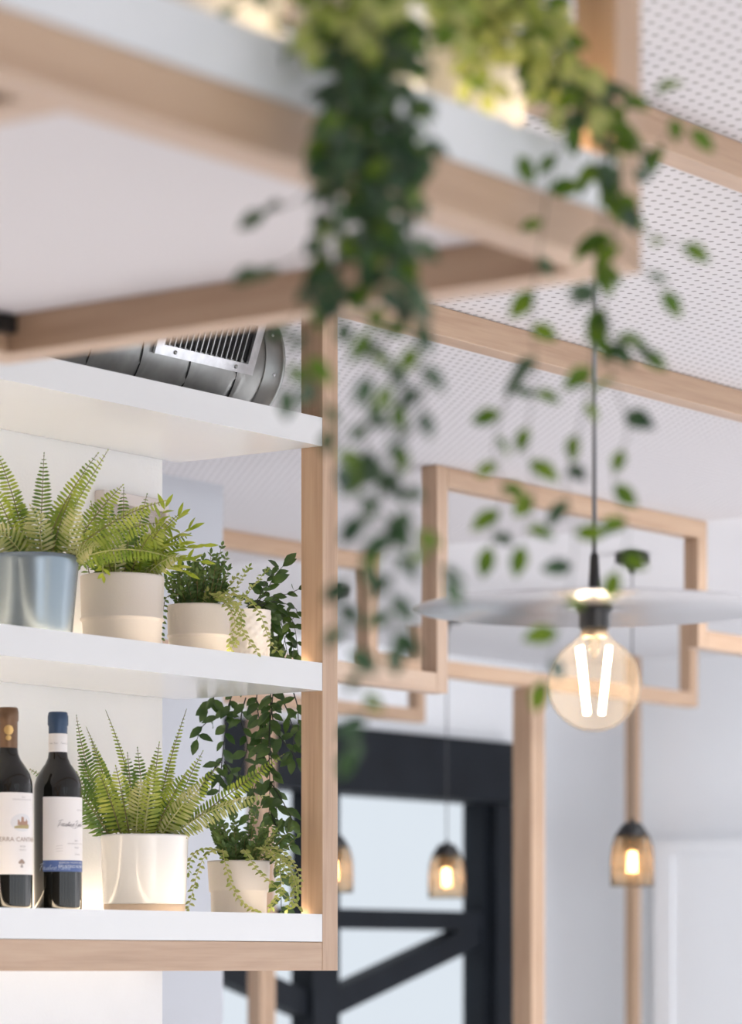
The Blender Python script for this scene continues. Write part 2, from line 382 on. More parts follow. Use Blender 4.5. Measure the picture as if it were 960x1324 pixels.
# ------------------------------------------------------------------ ventilation duct on the top shelf
def duct():
    r = .105; X0 = XW + r + .004; z0 = Z3 - LIP + r + .013; y0, y1 = 2.6, 4.505
    t = thing('ventilation_duct', 'round grey spiral steel duct lying on the top white shelf under the ceiling', 'duct', (X0, 4.0, z0))
    b = MB(); n = 72; ny = 260; pitch = .122; vs = []
    for j in range(ny + 1):
        y = y0 + (y1 - y0) * j / ny
        for k in range(n):
            q = 2 * math.pi * k / n
            f = ((y / pitch) + q / (2 * math.pi) + .1) % 1.0
            rr = r - (.0022 if f < .05 else 0) + (.0012 if .05 <= f < .12 else 0)
            vs.append((X0 + rr * math.cos(q), y, z0 + rr * math.sin(q)))
    fs = [(j * n + k, j * n + (k + 1) % n, (j + 1) * n + (k + 1) % n, (j + 1) * n + k) for j in range(ny) for k in range(n)]
    b.add(vs, fs, M['galv'])
    b.build('pipe', t)
    # dark crimp line that follows the spiral seam
    b = MB(); pts = []
    tot = int((y1 - y0) / pitch)
    for i in range(tot * 40):
        q = 2 * math.pi * i / 40
        y = y1 - .01 - pitch * i / 40
        if y < y0: break
        ang = -q * -1
        f = ((y / pitch) + .1)
        ang = (1.025 - (f % 1.0)) * 2 * math.pi
        pts.append((X0 + (r - .0003) * math.cos(ang), y, z0 + (r - .0003) * math.sin(ang)))
    b.tube(pts, .0013, M['seam'], 5); b.build('seam', t)
    # collar with rivets and a closed end
    b = MB()
    prof = [(r + .0005, y1 - .045), (r + .0035, y1 - .043), (r + .0035, y1 - .006), (r + .006, y1 - .004), (r + .006, y1 + .003), (r - .004, y1 + .003), (r - .01, y1 - .01), (0.0, y1 - .01)]
    vs = [(X0 + q * math.cos(2 * math.pi * k / n), y, z0 + q * math.sin(2 * math.pi * k / n)) for q, y in prof for k in range(n)]
    fs = [(i * n + k, i * n + (k + 1) % n, (i + 1) * n + (k + 1) % n, (i + 1) * n + k) for i in range(len(prof) - 1) for k in range(n)]
    b.add(vs, fs, M['galv']); cap = b.build('end_cap', t)
    for a in (20, -16, -60, 70):
        q = math.radians(a); b = MB(); c = Vector((X0 + (r + .0035) * math.cos(q), y1 - .022, z0 + (r + .0035) * math.sin(q)))
        d = Vector((math.cos(q), 0, math.sin(q))); b.tube([c - d * .001, c + d * .0012, c + d * .0018], .0028, M['galvlight'], 8); sub(b.build('rivet', t), cap)
    # air grille: flat frame leaning over the curve of the pipe
    ph = math.radians(-20); nrm = Vector((math.cos(ph), 0, math.sin(ph))); tan = Vector((-math.sin(ph), 0, math.cos(ph))); ay = Vector((0, 1, 0))
    H, ya, yb = .100, 4.168, 4.425
    cen = Vector((X0, (ya + yb) / 2, z0)) + nrm * (r + .004) + tan * (.048)
    g = MB(); sw = .017; L = (yb - ya) / 2
    g.obox(cen - tan * (H / 2 - sw / 2), ay * L, tan * (sw / 2), nrm * .0025, M['galvlight'])
    g.obox(cen + tan * (H / 2 - sw / 2), ay * L, tan * (sw / 2), nrm * .0025, M['galvlight'])
    g.obox(cen + ay * (L - sw * .55), ay * (sw * .55), tan * (H / 2 - sw), nrm * .0025, M['galvlight'])
    g.obox(cen - ay * (L - sw * .55), ay * (sw * .55), tan * (H / 2 - sw), nrm * .0025, M['galvlight'])
    # skirt behind the frame down to the pipe
    for s in (-1, 1):
        g.obox(cen - nrm * .014 + tan * (s * (H / 2 - .004)), ay * (L - .004), tan * .0015, nrm * .0125, M['galvlight'])
        g.obox(cen - nrm * .014 + ay * (s * (L - .006)), ay * .0015, tan * (H / 2 - .004), nrm * .0125, M['galvlight'])
    gr = g.build('grille_frame', t)
    g = MB(); g.obox(cen - nrm * .006, ay * (L - sw), tan * (H / 2 - sw), nrm * .0006, M['dark']); sub(g.build('backing', t), gr)
    nb = 15
    for i in range(nb):
        y = -L + sw * 1.6 + .007 + (2 * L - sw * 3.2 - .014) * i / (nb - 1)
        g = MB(); g.obox(cen + ay * y - nrm * .003, ay * .0013, tan * (H / 2 - sw), nrm * .0022, M['galv'])
        sub(g.build('blade', t), gr)
    for y in (-.62, .62):
        g = MB(); c = cen + ay * (L * y) - tan * (H / 2 - sw / 2) + nrm * .0025
        g.tube([c - nrm * .0005, c + nrm * .001, c + nrm * .0018], .0034, M['galv'], 10); sub(g.build('screw', t), gr)
duct()

# wall vent half hidden behind the plants
def wall_vent():
    y0 = dX(122, XW); p0 = W(122, 634, y0); p1 = W(211, 648, dX(211, XW))
    t = thing('wall_vent', 'pale pinkish vent box with fine mesh on the wall behind the bushy fern', 'vent', (XW, (p0.y + p1.y) / 2, p1.z - .13))
    zt = p0.z; zb = zt - .12; ya, yb = p0.y, 4.435
    b = MB(); w = .02
    b.box(XW + .0005, XW + .022, ya, yb, zt - w, zt, M['ventp']); b.box(XW + .0005, XW + .022, ya, yb, zb, zb + w, M['ventp'])
    b.box(XW + .0005, XW + .022, ya, ya + w, zb + w, zt - w, M['ventp']); b.box(XW + .0005, XW + .022, yb - .008, yb, zb + w, zt - w, M['ventp'])
    b.build('frame', t, bevel=.002)
    b = MB(); b.box(XW + .0005, XW + .010, ya + w, yb - .008, zb + w, zt - w, M['ventg'])
    n = 44
    for i in range(n):
        y = ya + w + (yb - .008 - ya - w) * (i + .5) / n; b.box(XW + .010, XW + .0125, y - .0006, y + .0006, zb + w, zt - w, M['ventp'])
    for i in range(22):
        z = zb + w + (zt - zb - 2 * w) * (i + .5) / 22; b.box(XW + .010, XW + .0122, ya + w, yb - .008, z - .0006, z + .0006, M['ventp'])
    b.build('mesh_screen', t)
wall_vent()

# ------------------------------------------------------------------ pots
def pot_mesh(style, R, H, mat):
    """returns a list of (part name, MB) in local coordinates (base at z = 0)"""
    b = MB(); out = []
    if style == 'taper':
        b.lathe([(0, .001), (R * .80, 0), (R * .815, .004), (R * .85, .016), (R * .985, H - .012), (R, H - .008), (R, H), (R - .004, H), (R - .006, H - .02), (R * .8, .02), (0, .02)], mat)
    elif style == 'ridge':
        zr = H * .43
        b.lathe([(0, .001), (R * .90, 0), (R * .91, .003), (R * .935, zr - .004), (R * .945, zr - .002), (R * .985, zr), (R * .985, zr + .0025), (R * .958, zr + .0045), (R * .985, H - .004), (R * .985, H - .001), (R * .97, H), (R * .94, H - .002), (R * .86, .03), (0, .03)], mat)
    elif style == 'step':
        zr = H * .45
        b.lathe([(0, .001), (R * .86, 0), (R * .87, .003), (R * .885, zr - .002), (R * .935, zr), (R * .94, zr + .003), (R * .995, H - .003), (R * .99, H), (R * .95, H - .001), (R * .86, .03), (0, .03)], mat)
    elif style == 'glaze':
        b.lathe([(R * .925, .0175), (R * .93, .019), (R * .985, H - .006), (R, H - .003), (R * .99, H), (R * .955, H - .001), (R * .9, .03), (0, .03)], M['glaze'])
        c = MB(); c.lathe([(0, .001), (R * .905, 0), (R * .915, .002), (R * .923, .0174), (0, .0174)], M['clay'])
        out.append(('bare_base', c))
    elif style == 'diamond':
        n = 72; rows = 40; vs = []
        for j in range(rows + 1):
            z = H * j / rows; base = R * (.90 + .10 * j / rows)
            for k in range(n):
                q = 2 * math.pi * k / n
                a = abs((12 * q / (2 * math.pi) + z / .0165) % 1 - .5); c_ = abs((12 * q / (2 * math.pi) - z / .0165) % 1 - .5)
                rr = base - .0030 + .0095 * min(a, c_, .32) if .06 < z / H < .95 else base - .0012
                vs.append((rr * math.cos(q), rr * math.sin(q), z))
        fs = [(j * n + k, j * n + (k + 1) % n, (j + 1) * n + (k + 1) % n, (j + 1) * n + k) for j in range(rows) for k in range(n)]
        fs.append(tuple(range(n))[::-1]); b.add(vs, fs, mat)
        b.lathe([(R - .0012, H), (R - .005, H), (R * .85, .03), (0, .03)], mat, n=n)
    out.insert(0, ('pot', b))
    s = MB(); s.lathe([(0, H - .012), (R * .935 if style == 'diamond' else R * .95 - .001, H - .014)], M['soil'], n=32)
    out.append(('soil', s))
    return out
def place_pot(t, style, R, H, mat):
    first = None
    for nm, mb in pot_mesh(style, R, H, mat):
        o = mb.build(nm); o.parent = t; o.location = (0, 0, 0)
        if nm == 'pot': first = o
        if nm == 'bare_base': sub_local(o, first)
    return first
def sub_local(o, parent):
    o.parent = parent; o.location = (0, 0, 0)

# ------------------------------------------------------------------ plants
rnd = random.Random(11)
def frond(base, tip, lift, wid, t, mat, rmat, npairs=20, roll=0, droop=0, side_bias=0, name='frond', back=0):
    """fern frond: stalk along a curve from base to tip, paired leaflets; lift raises the middle of the curve"""
    base = Vector(base); tip = Vector(tip); L = (tip - base).length
    npairs = max(9, min(36, int(L * 1.04 / (.0056 + wid * .07)))); wid *= 1.12
    ctrl = base.lerp(tip, .45) + UP * (lift * L) + RIGHT * (side_bias * L)
    P = lambda s: base * (1 - s) ** 2 + ctrl * 2 * s * (1 - s) + tip * s * s
    T = lambda s: ((ctrl - base) * 2 * (1 - s) + (tip - ctrl) * 2 * s).normalized()
    b = MB(); n = 14
    b.tube([P(i / n) for i in range(n + 1)], .0012, rmat, 5, .0005)
    view = (Vector((0, 0, CZ)) - P(.5)).normalized()
    for i in range(npairs):
        s = .10 + .90 * (i + .5) / npairs
        p = P(s); tg = T(s)
        nv = view * .85 + UP * .5
        sd = tg.cross(nv).normalized()
        nn = sd.cross(tg).normalized()
        rot = Matrix.Rotation(math.radians(roll), 3, tg); sd = rot @ sd; nn = rot @ nn
        prof = math.sin(math.pi * min(1, (s * .80 + .20))) ** .75
        ll = wid * max(.10, prof)
        w = min(ll * .34, L * .95 / npairs * .64)
        for sg in (-1, 1):
            j = rnd.uniform(-.10, .10)
            d = sd * sg * 1.0 + tg * (.30 + j) - nn * (.15 + droop) - UP * droop
            b.leaf(p, d, nn, ll * rnd.uniform(.9, 1.06), w, mat, curl=.18, fold=.18, prof=((0, .45), (.3, .95), (.72, 1), (1, .2)))
    b.leaf(tip, T(1), nn, wid * .18, wid * .10, mat)
    o = b.build(name, t, loc=base)
    return o
def strand(pts, nleaf, L, w, t, mat, smat, name='vine', stem=.0011, seed=0, tail=True, spread=1.0, start=.02, hang=.3, jit=.35, pair=False):
    r = random.Random(seed); path = catmull(pts, 8)
    b = MB(); b.tube(path, stem, smat, 5, stem * .5)
    cum = [0]
    for i in range(1, len(path)): cum.append(cum[-1] + (path[i] - path[i - 1]).length)
    tot = cum[-1]
    for i in range(nleaf):
        s = tot * (start + (1 - start) * (i + .5) / nleaf); k = 0
        while k < len(path) - 2 and cum[k + 1] < s: k += 1
        f = (s - cum[k]) / max(1e-9, cum[k + 1] - cum[k]); p = path[k].lerp(path[k + 1], f)
        tg = (path[k + 1] - path[k]).normalized()
        for sg in ((1, -1) if pair else ((1,) if i % 2 else (-1,))):
            a = RIGHT * sg * spread + TOCAM * r.uniform(-.5, .7) + tg * r.uniform(.15, .8) + Vector((r.uniform(-1, 1), r.uniform(-1, 1), r.uniform(-1, 1))) * jit - UP * hang
            nn = TOCAM * .8 + UP * r.uniform(.1, .8) + RIGHT * r.uniform(-.6, .6)
            m = mat if not isinstance(mat, list) else r.choice(mat)
            sc_ = r.uniform(.75, 1.15)
            b.leaf(p, a, nn, L * sc_, w * sc_, m, curl=r.uniform(.05, .4), fold=r.uniform(.1, .4))
    if tail:
        m = mat if not isinstance(mat, list) else mat[0]
        b.leaf(path[-1], (path[-1] - path[-2]), TOCAM + UP * .3, L, w, m)
    return b.build(name, t, loc=Vector(pts[0]))

def pot_pos(u, X, zs):           # where a pot centred at photo column u with its centre on the line X stands
    y = dX(u, X); p = W(u, 0, y); return Vector((p.x, p.y, zs + .0005))
def loc_h(p): return p

# fern in the blue pot (left end of the middle shelf)
def fern_blue():
    R, H = .0725, .134
    c = pot_pos(43, -3.515, S2)
    t = thing('potted_fern', 'light green fern in a tapered blue metal pot on the middle white shelf', 'potted plant', c)
    place_pot(t, 'taper', R, H, M['bluepot'])
    y = depth(c); top = c + UP * (H - .012)
    def f(bu, tu, tv, dy, lift, wid, mat='fern', rm='rachis', n=20, roll=0, sb=0, droop=0):
        base = top + RIGHT * ((bu - 43) / F * y) + TOCAM * (-dy * .2)
        frond(base, W(tu, tv, y + dy), lift, wid * .92, t, M[mat], M[rm], n, roll, droop, sb)
    f(36, -6, 580, .03, .06, .020, 'fern', n=24, sb=.05)
    f(50, 57, 587, .04, .00, .019, 'fernd', n=24)
    f(55, 126, 587, .03, .03, .022, 'fern', n=24, sb=-.12)
    f(58, 139, 583, .06, -.02, .022, 'fernb', n=26, sb=-.05, roll=50)
    f(34, -14, 622, .0, .10, .022, 'fern', n=22)
    f(30, -22, 655, -.02, .16, .022, 'fernd', n=20)
    f(34, -16, 684, -.05, .28, .034, 'fernp', 'rachisl', n=16, sb=.1)
    f(55, 40, 655, -.04, .12, .026, 'fernp', 'rachisl', n=18, sb=.1)
    f(85, 100, 650, -.05, .05, .022, 'fernp', 'rachisl', n=18)
    f(78, 212, 648, -.03, .16, .026, 'fernb', 'rachis', n=30, droop=.25)
    f(80, 206, 676, -.02, .17, .024, 'fern', n=28, droop=.3)
    f(82, 158, 628, .04, .12, .024, 'fern', n=24)
    f(92, 224, 722, -.05, .22, .022, 'fern', 'rachisl', n=28, droop=.5)
    f(92, 128, 706, -.06, .25, .020, 'fernp', 'rachisl', n=12)
    f(45, 20, 640, .03, .05, .022, 'fernd', n=20)
    f(60, 92, 640, .02, .05, .024, 'fern', n=20)
    f(30, 10, 690, .03, .25, .022, 'fernd', n=14)
    f(65, 75, 690, .0, .2, .022, 'fernd', n=14)
fern_blue()

# bushy fern in the beige pot
def fern_beige():
    R, H = .0695, .125
    c = pot_pos(158, -3.525, S2)
    t = thing('potted_fern', 'bushy yellow-green fern in the widest beige pot, right of the blue pot', 'potted plant', c)
    place_pot(t, 'ridge', R, H, M['beigepot'])
    y = depth(c); top = c + UP * (H - .012)
    def f(bu, tu, tv, dy, lift, wid, mat='fern', rm='rachis', n=20, roll=0, sb=0, droop=0):
        base = top + RIGHT * ((bu - 158) / F * y)
        frond(base, W(tu, tv, y + dy), lift, wid * .92, t, M[mat], M[rm], n, roll, droop, sb)
    for a in ((140, 118, 650, .0, .05, .022, 'fern'), (150, 138, 640, .03, .05, .022, 'fernd'), (160, 160, 632, .05, .03, .021, 'fernd'),
              (165, 190, 640, .05, .08, .022, 'fernd'), (170, 232, 664, .02, .18, .021, 'fernb'), (175, 245, 690, .0, .22, .021, 'fern'),
              (170, 214, 676, -.03, .2, .023, 'fernb'), (165, 196, 690, -.05, .22, .024, 'fern'), (150, 120, 694, -.05, .22, .023, 'fernb'),
              (140, 108, 676, -.02, .15, .022, 'fernd'), (180, 236, 718, -.04, .25, .020, 'fernp'), (160, 170, 668, .0, .1, .023, 'fernd'),
              (150, 146, 676, -.04, .15, .023, 'fernp'), (175, 212, 702, .04, .25, .022, 'fernd'), (140, 128, 706, .02, .25, .022, 'fernd')):  # deep green on the rear fronds stands in for shading
        f(*a[:7], rm='rachisl' if a[6] == 'fernp' else 'rachis', n=22, droop=.2)
    # sprigs with pointed leaves on the right
    k = 0
    for tu, tv in ((233, 668), (246, 684), (262, 706), (258, 726), (240, 740), (222, 722), (214, 656), (232, 704), (206, 736), (190, 700)):
        k += 1
        b0 = top + RIGHT * (rnd.uniform(-5, 38) / F * y); tip = W(tu, tv, y + rnd.uniform(-.04, .04))
        m0 = b0.lerp(tip, .55) + UP * .018
        strand([b0, m0, tip], 13, .026, .0072, t, [M['lance'], M['lance'], M['fernb']], M['rachisl'], 'sprig', .0008, 40 + k, spread=.5, start=.25, hang=-.25, jit=.3)
    b0 = top + RIGHT * (-22 / F * y) + TOCAM * .055
    strand([b0, W(133, 728, y - .068), W(134, 744, y - .075)], 7, .013, .006, t, M['lance'], M['rachisl'], 'sprig', .0008, 3, spread=.8, hang=.2)
    strand([top + RIGHT * (-40 / F * y), W(112, 728, y - .04), W(104, 733, y - .06)], 7, .015, .006, t, M['fernd'], M['rachis'], 'sprig', .0008, 5)
fern_beige()

# little bushy succulent with light strings
def string_plant(u, X, zs, R, H, mat, style, label, seed, ups, strands, v_rim):
    c = pot_pos(u, X, zs)
    t = thing('potted_succulent', label, 'potted plant', c)
    place_pot(t, style, R, H, mat)
    y = depth(c); top = c + UP * (H - .012); k = 0
    for tu, tv, m in ups:
        k += 1
        b0 = top + RIGHT * ((u + (tu - u) * .45 - u) / F * y) + TOCAM * rnd.uniform(-.02, .02)
        tip = W(tu, tv, y + rnd.uniform(-.03, .03))
        strand([b0, b0.lerp(tip, .5) + UP * .004 + RIGHT * rnd.uniform(-.004, .004), tip], 11, .0085 if m == 'string' else .0105, .0045 if m == 'string' else .0056, t, M[m], M['stringstem'] if m == 'string' else M['rachis'], 'sprig', .0007, seed * 50 + k, spread=.8, start=.08, hang=-.35, jit=.5, pair=True)
    for pts in strands:
        k += 1; q = []
        m = 'string'
        if pts and isinstance(pts[0], str): m = pts[0]; pts = pts[1:]
        for i, p in enumerate(pts):
            w_ = W(p[0], p[1], y + (p[2] if len(p) > 2 else -R - .006)); w_.z = max(w_.z, zs + .006); q.append(w_)
        Lp = sum((q[i + 1] - q[i]).length for i in range(len(q) - 1))
        strand(q, max(5, int(Lp / .0046)), .0094, .0055, t, M[m], M['stringstem'] if m == 'string' else M['rachis'], 'string', .0008, seed * 70 + k, spread=.9, hang=.0, jit=.35)
    return t
r2 = random.Random(4)
ups = [(r2.uniform(219, 296), r2.uniform(728, 766), 'bush') for _ in range(30)] + \
      [(287, 706, 'bush'), (273, 716, 'bush'), (264, 722, 'bush'), (280, 722, 'bush'), (292, 720, 'bush'), (228, 738, 'bush'), (216, 748, 'bush'), (215, 758, 'bush'), (245, 730, 'bush'), (253, 724, 'bush'), (322, 733, 'string'), (345, 738, 'string'), (306, 745, 'string'), (268, 764, 'string'), (285, 762, 'string')]
string_plant(257, -3.50, S2, .0535, .0905, M['greypot'], 'ridge',
    'small-leaved bushy succulent with pale strings in the smaller beige pot beside the diamond-patterned pot', 1, ups,
    [[(272, 768, -.02), (286, 770, -.055), (300, 782, -.075), (309, 797, -.08), (312, 814, -.082), (305, 828, -.084), (298, 842, -.085)],
     [(280, 768, -.02), (300, 776, -.07), (312, 790, -.08), (313, 812, -.082), (323, 830, -.085), (333, 848, -.085)],
     [(285, 766, -.02), (316, 772, -.07), (330, 784, -.08), (338, 798, -.082), (344, 815, -.082), (352, 834, -.085), (361, 851, -.085)],
     [(276, 768, -.02), (296, 786, -.075), (304, 806, -.08), (300, 822, -.082), (296, 838, -.084)],
     ['bush', (232, 768, -.02), (216, 772, -.02), (211, 790, -.025), (209, 812, -.025), (208, 834, -.025)]], 774)
r2 = random.Random(8)
ups = [(r2.uniform(274, 348), r2.uniform(1060, 1095), 'bush') for _ in range(28)] + \
      [(333, 1042, 'bush'), (325, 1052, 'bush'), (280, 1050, 'bush'), (275, 1062, 'bush'), (305, 1056, 'bush'), (362, 1064, 'bush'), (375, 1074, 'bush'), (384, 1082, 'bush'), (356, 1075, 'string'), (350, 1088, 'string')]
string_plant(309, -3.50, S1, .0535, .094, M['stonepot'], 'step',
    'trailing succulent with long pale strings in a stepped grey-beige pot on the bottom shelf', 2, ups,
    [[(284, 1098, -.03), (262, 1098, -.05), (248, 1108, -.055), (244, 1128, -.055)],
     [(284, 1098, -.03), (266, 1106, -.055), (256, 1128, -.057), (250, 1150, -.057), (244, 1174, -.057)],
     [(288, 1098, -.03), (290, 1110, -.062), (296, 1133, -.062), (305, 1156, -.062), (317, 1170, -.064), (333, 1178, -.066)],
     [(315, 1098, -.03), (322, 1108, -.062), (335, 1128, -.062), (352, 1142, -.062), (370, 1159, -.062), (387, 1174, -.062)],
     [(330, 1096, -.02), (350, 1101, -.055), (370, 1117, -.055), (381, 1138, -.055), (385, 1158, -.055)],
     [(330, 1096, -.02), (358, 1098, -.04), (376, 1112, -.045), (386, 1130, -.045), (386, 1150, -.045)],
     [(340, 1098, -.03), (356, 1112, -.05), (364, 1140, -.05), (358, 1160, -.055), (350, 1174, -.055)],
     [(345, 1098, -.03), (366, 1108, -.045), (378, 1128, -.045), (380, 1160, -.045), (372, 1176, -.045)],
     [(345, 1097, -.03), (372, 1130, -.04), (386, 1150, -.04)]], 1104)

# dark-leaved vine in the white diamond pot, spilling over the end of the shelf
def dark_vine():
    R, H = .0385, .094
    c = pot_pos(322, -3.50, S2)
    t = thing('potted_vine', 'dark-leaved trailing vine in a white diamond-patterned pot, hanging over the shelf end', 'potted plant', c)
    place_pot(t, 'diamond', R, H, M['matwhite'])
    y = depth(c); ye = y + .10
    D, S = M['darkleaf'], M['darkstem']
    k = 0
    def s(pts, n, L=.023, w=.0125, **kw):
        nonlocal k; k += 1
        strand([W(*p) for p in pts], n, L, w, t, D, S, 'vine', kw.pop('stem', .0010), 900 + k, **kw)
    s([(328, 784, y), (342, 768, y + .02), (356, 744, y + .03), (368, 730, y + .03)], 8, .029, .0155, hang=-.3, start=.3)
    s([(326, 784, y), (334, 774, y), (345, 752, y + .02), (352, 742, y + .02)], 7, .018, .010, hang=-.2)
    s([(330, 784, y), (350, 772, y + .03), (372, 768, y + .06), (386, 762, y + .06)], 7, .021, .012, hang=0)
    s([(324, 784, y), (318, 776, y - .02), (310, 773, y - .02), (305, 770, y)], 6, .014, .008, hang=-.1)
    s([(334, 784, y), (356, 778, y + .05), (378, 784, y + .09), (384, 792, y + .1), (374, 806, y + .1)], 9, .020, .012, hang=.1)
    for j, (ux, vv) in enumerate(((352, 842), (362, 848), (372, 846), (380, 840), (366, 838), (386, 846))):
        s([(334, 784, y), (346, 782, y + .05), (352 + j * 5, 800, ye + .01), (ux, vv, ye + .02)], 13, .023, .0125, hang=.2)
    # strands that pass the end of the shelf and hang in front of the wall below
    yb = y + .13
    L2 = [
        [(338, 786, y + .02), (352, 800, ye), (352, 850, yb), (350, 905, yb), (348, 960, yb), (349, 1020, yb), (347, 1080, yb), (345, 1110, yb)],
        [(338, 786, y + .02), (350, 802, ye), (356, 850, yb), (352, 910, yb), (349, 950, yb), (353, 1000, yb), (358, 1050, yb), (362, 1100, yb), (364, 1178, yb)],
        [(338, 786, y + .02), (346, 802, ye + .06), (338, 860, yb + .03), (332, 905, yb + .03), (336, 940, yb + .03), (330, 990, yb + .03), (324, 1040, yb + .03), (318, 1080, yb + .03)],
        [(338, 786, y + .02), (344, 802, ye + .08), (318, 860, yb + .06), (298, 905, yb + .06), (293, 930, yb + .06), (287, 985, yb + .06), (283, 1030, yb + .06), (280, 1070, yb + .06)],
        [(298, 905, yb + .06), (294, 922, yb + .06), (272, 931, yb + .07), (260, 942, yb + .07), (255, 956, yb + .07)],
        [(278, 900, yb + .09), (272, 908, yb + .09), (268, 915, yb + .09)],
        [(350, 905, yb), (356, 942, yb), (374, 968, yb), (386, 985, yb)],
        [(362, 898, yb), (372, 920, yb), (380, 950, yb), (378, 980, yb)],
        [(380, 896, yb - .02), (385, 915, yb - .02), (386, 945, yb - .02)],
        [(318, 902, yb + .05), (312, 930, yb + .05), (320, 965, yb + .05), (310, 1000, yb + .05), (302, 1040, yb + .05)],
        [(290, 985, yb + .06), (300, 1000, yb + .06), (312, 1012, yb + .06)],
        [(286, 985, yb + .06), (276, 996, yb + .06), (268, 1012, yb + .06)],
        [(349, 1010, yb), (362, 1030, yb), (372, 1048, yb), (378, 1060, yb)],
        [(350, 980, yb), (336, 1000, yb), (328, 1024, yb)],
        [(330, 902, yb + .02), (340, 925, yb + .02), (338, 960, yb + .02), (342, 985, yb + .02)],
        [(350, 1050, yb), (362, 1078, yb), (374, 1090, yb)],
    ]
    for q in L2: 
        Lp = sum((Vector(W(*q[i + 1])) - Vector(W(*q[i]))).length for i in range(len(q) - 1))
        s(q, max(5, int(Lp / .0145)), .029, .0150, hang=.35, jit=.5, stem=.0013)
    b = MB(); b.tube([W(349, 1250, yb), W(353, 1256, yb), W(355, 1263, yb), W(355.5, 1275, yb)], .0007, M['rachisl'], 5)
dark_vine()

# fern in the white glazed pot
def fern_white():
    R, H = .0725, .1305
    c = pot_pos(187, -3.515, S1)
    t = thing('potted_fern', 'green sword fern in a glossy white pot with bare tan base on the bottom shelf', 'potted plant', c)
    place_pot(t, 'glaze', R, H, None)
    y = depth(c); top = c + UP * (H - .012)
    def f(bu, tu, tv, dy, lift, wid, mat='fern', rm='rachis', n=20, roll=0, sb=0, droop=0):
        base = top + RIGHT * ((bu - 187) / F * y) + TOCAM * (-dy * .3)
        frond(base, W(tu, tv, y + dy), lift, wid * .92, t, M[mat], M[rm], n, roll, droop, sb)
    f(165, 99, 926, .03, .0, .016, 'fernd', n=34, sb=-.14, roll=-25)
    f(168, 112, 941, .05, .02, .014, 'fern', n=30, sb=.02, roll=30)
    f(176, 137, 919, .05, .0, .013, 'fern', n=30, sb=.10, roll=40)
    f(196, 241, 918, .05, -.02, .014, 'fern', n=30, sb=-.05, roll=-35)
    f(160, 119, 960, .02, .06, .017, 'fernd', n=26)
    f(158, 101, 972, -.02, .05, .018, 'fernd', n=26, sb=-.08)
    f(150, 100, 1000, -.04, .12, .024, 'fernd', n=22, sb=-.1)
    f(146, 98, 1022, -.05, .22, .030, 'fernd', n=16, sb=-.05)
    f(142, 34, 992, .06, .14, .014, 'fernd', n=34)
    f(190, 206, 961, .03, .03, .020, 'fern', n=24)
    f(204, 225, 961, .06, .0, .014, 'fernp', 'rachisl', n=26)
    f(205, 262, 972, .02, .03, .018, 'fern', n=28)
    f(208, 283, 990, -.02, .06, .020, 'fern', n=28)
    f(212, 366, 976, -.03, .02, .019, 'fern', n=40, sb=.02)
    f(214, 346, 1028, -.05, .17, .022, 'fernp', 'rachisl', n=36, droop=.25)
    f(196, 240, 1000, -.04, .10, .025, 'fern', n=22)
    f(205, 262, 1012, -.06, .12, .025, 'fernp', 'rachisl', n=24)
    f(186, 199, 986, -.06, .03, .023, 'fernb', 'rachisl', n=24)
    f(160, 126, 996, -.06, .16, .024, 'fernb', 'rachis', n=22, droop=.15)
    f(170, 150, 992, -.05, .10, .024, 'fernb', n=20)
    f(176, 182, 1006, -.05, .10, .022, 'fernp', 'rachisl', n=20)
    f(175, 165, 975, .02, .03, .020, 'fernd', n=22)
    f(190, 178, 968, .04, .03, .020, 'fernd', n=22)
    f(168, 145, 1030, .02, .25, .024, 'fernd', n=14)
    f(200, 222, 1035, .02, .25, .024, 'fernd', n=14)
    f(186, 190, 1025, .0, .2, .024, 'fernd', n=14)
fern_white()

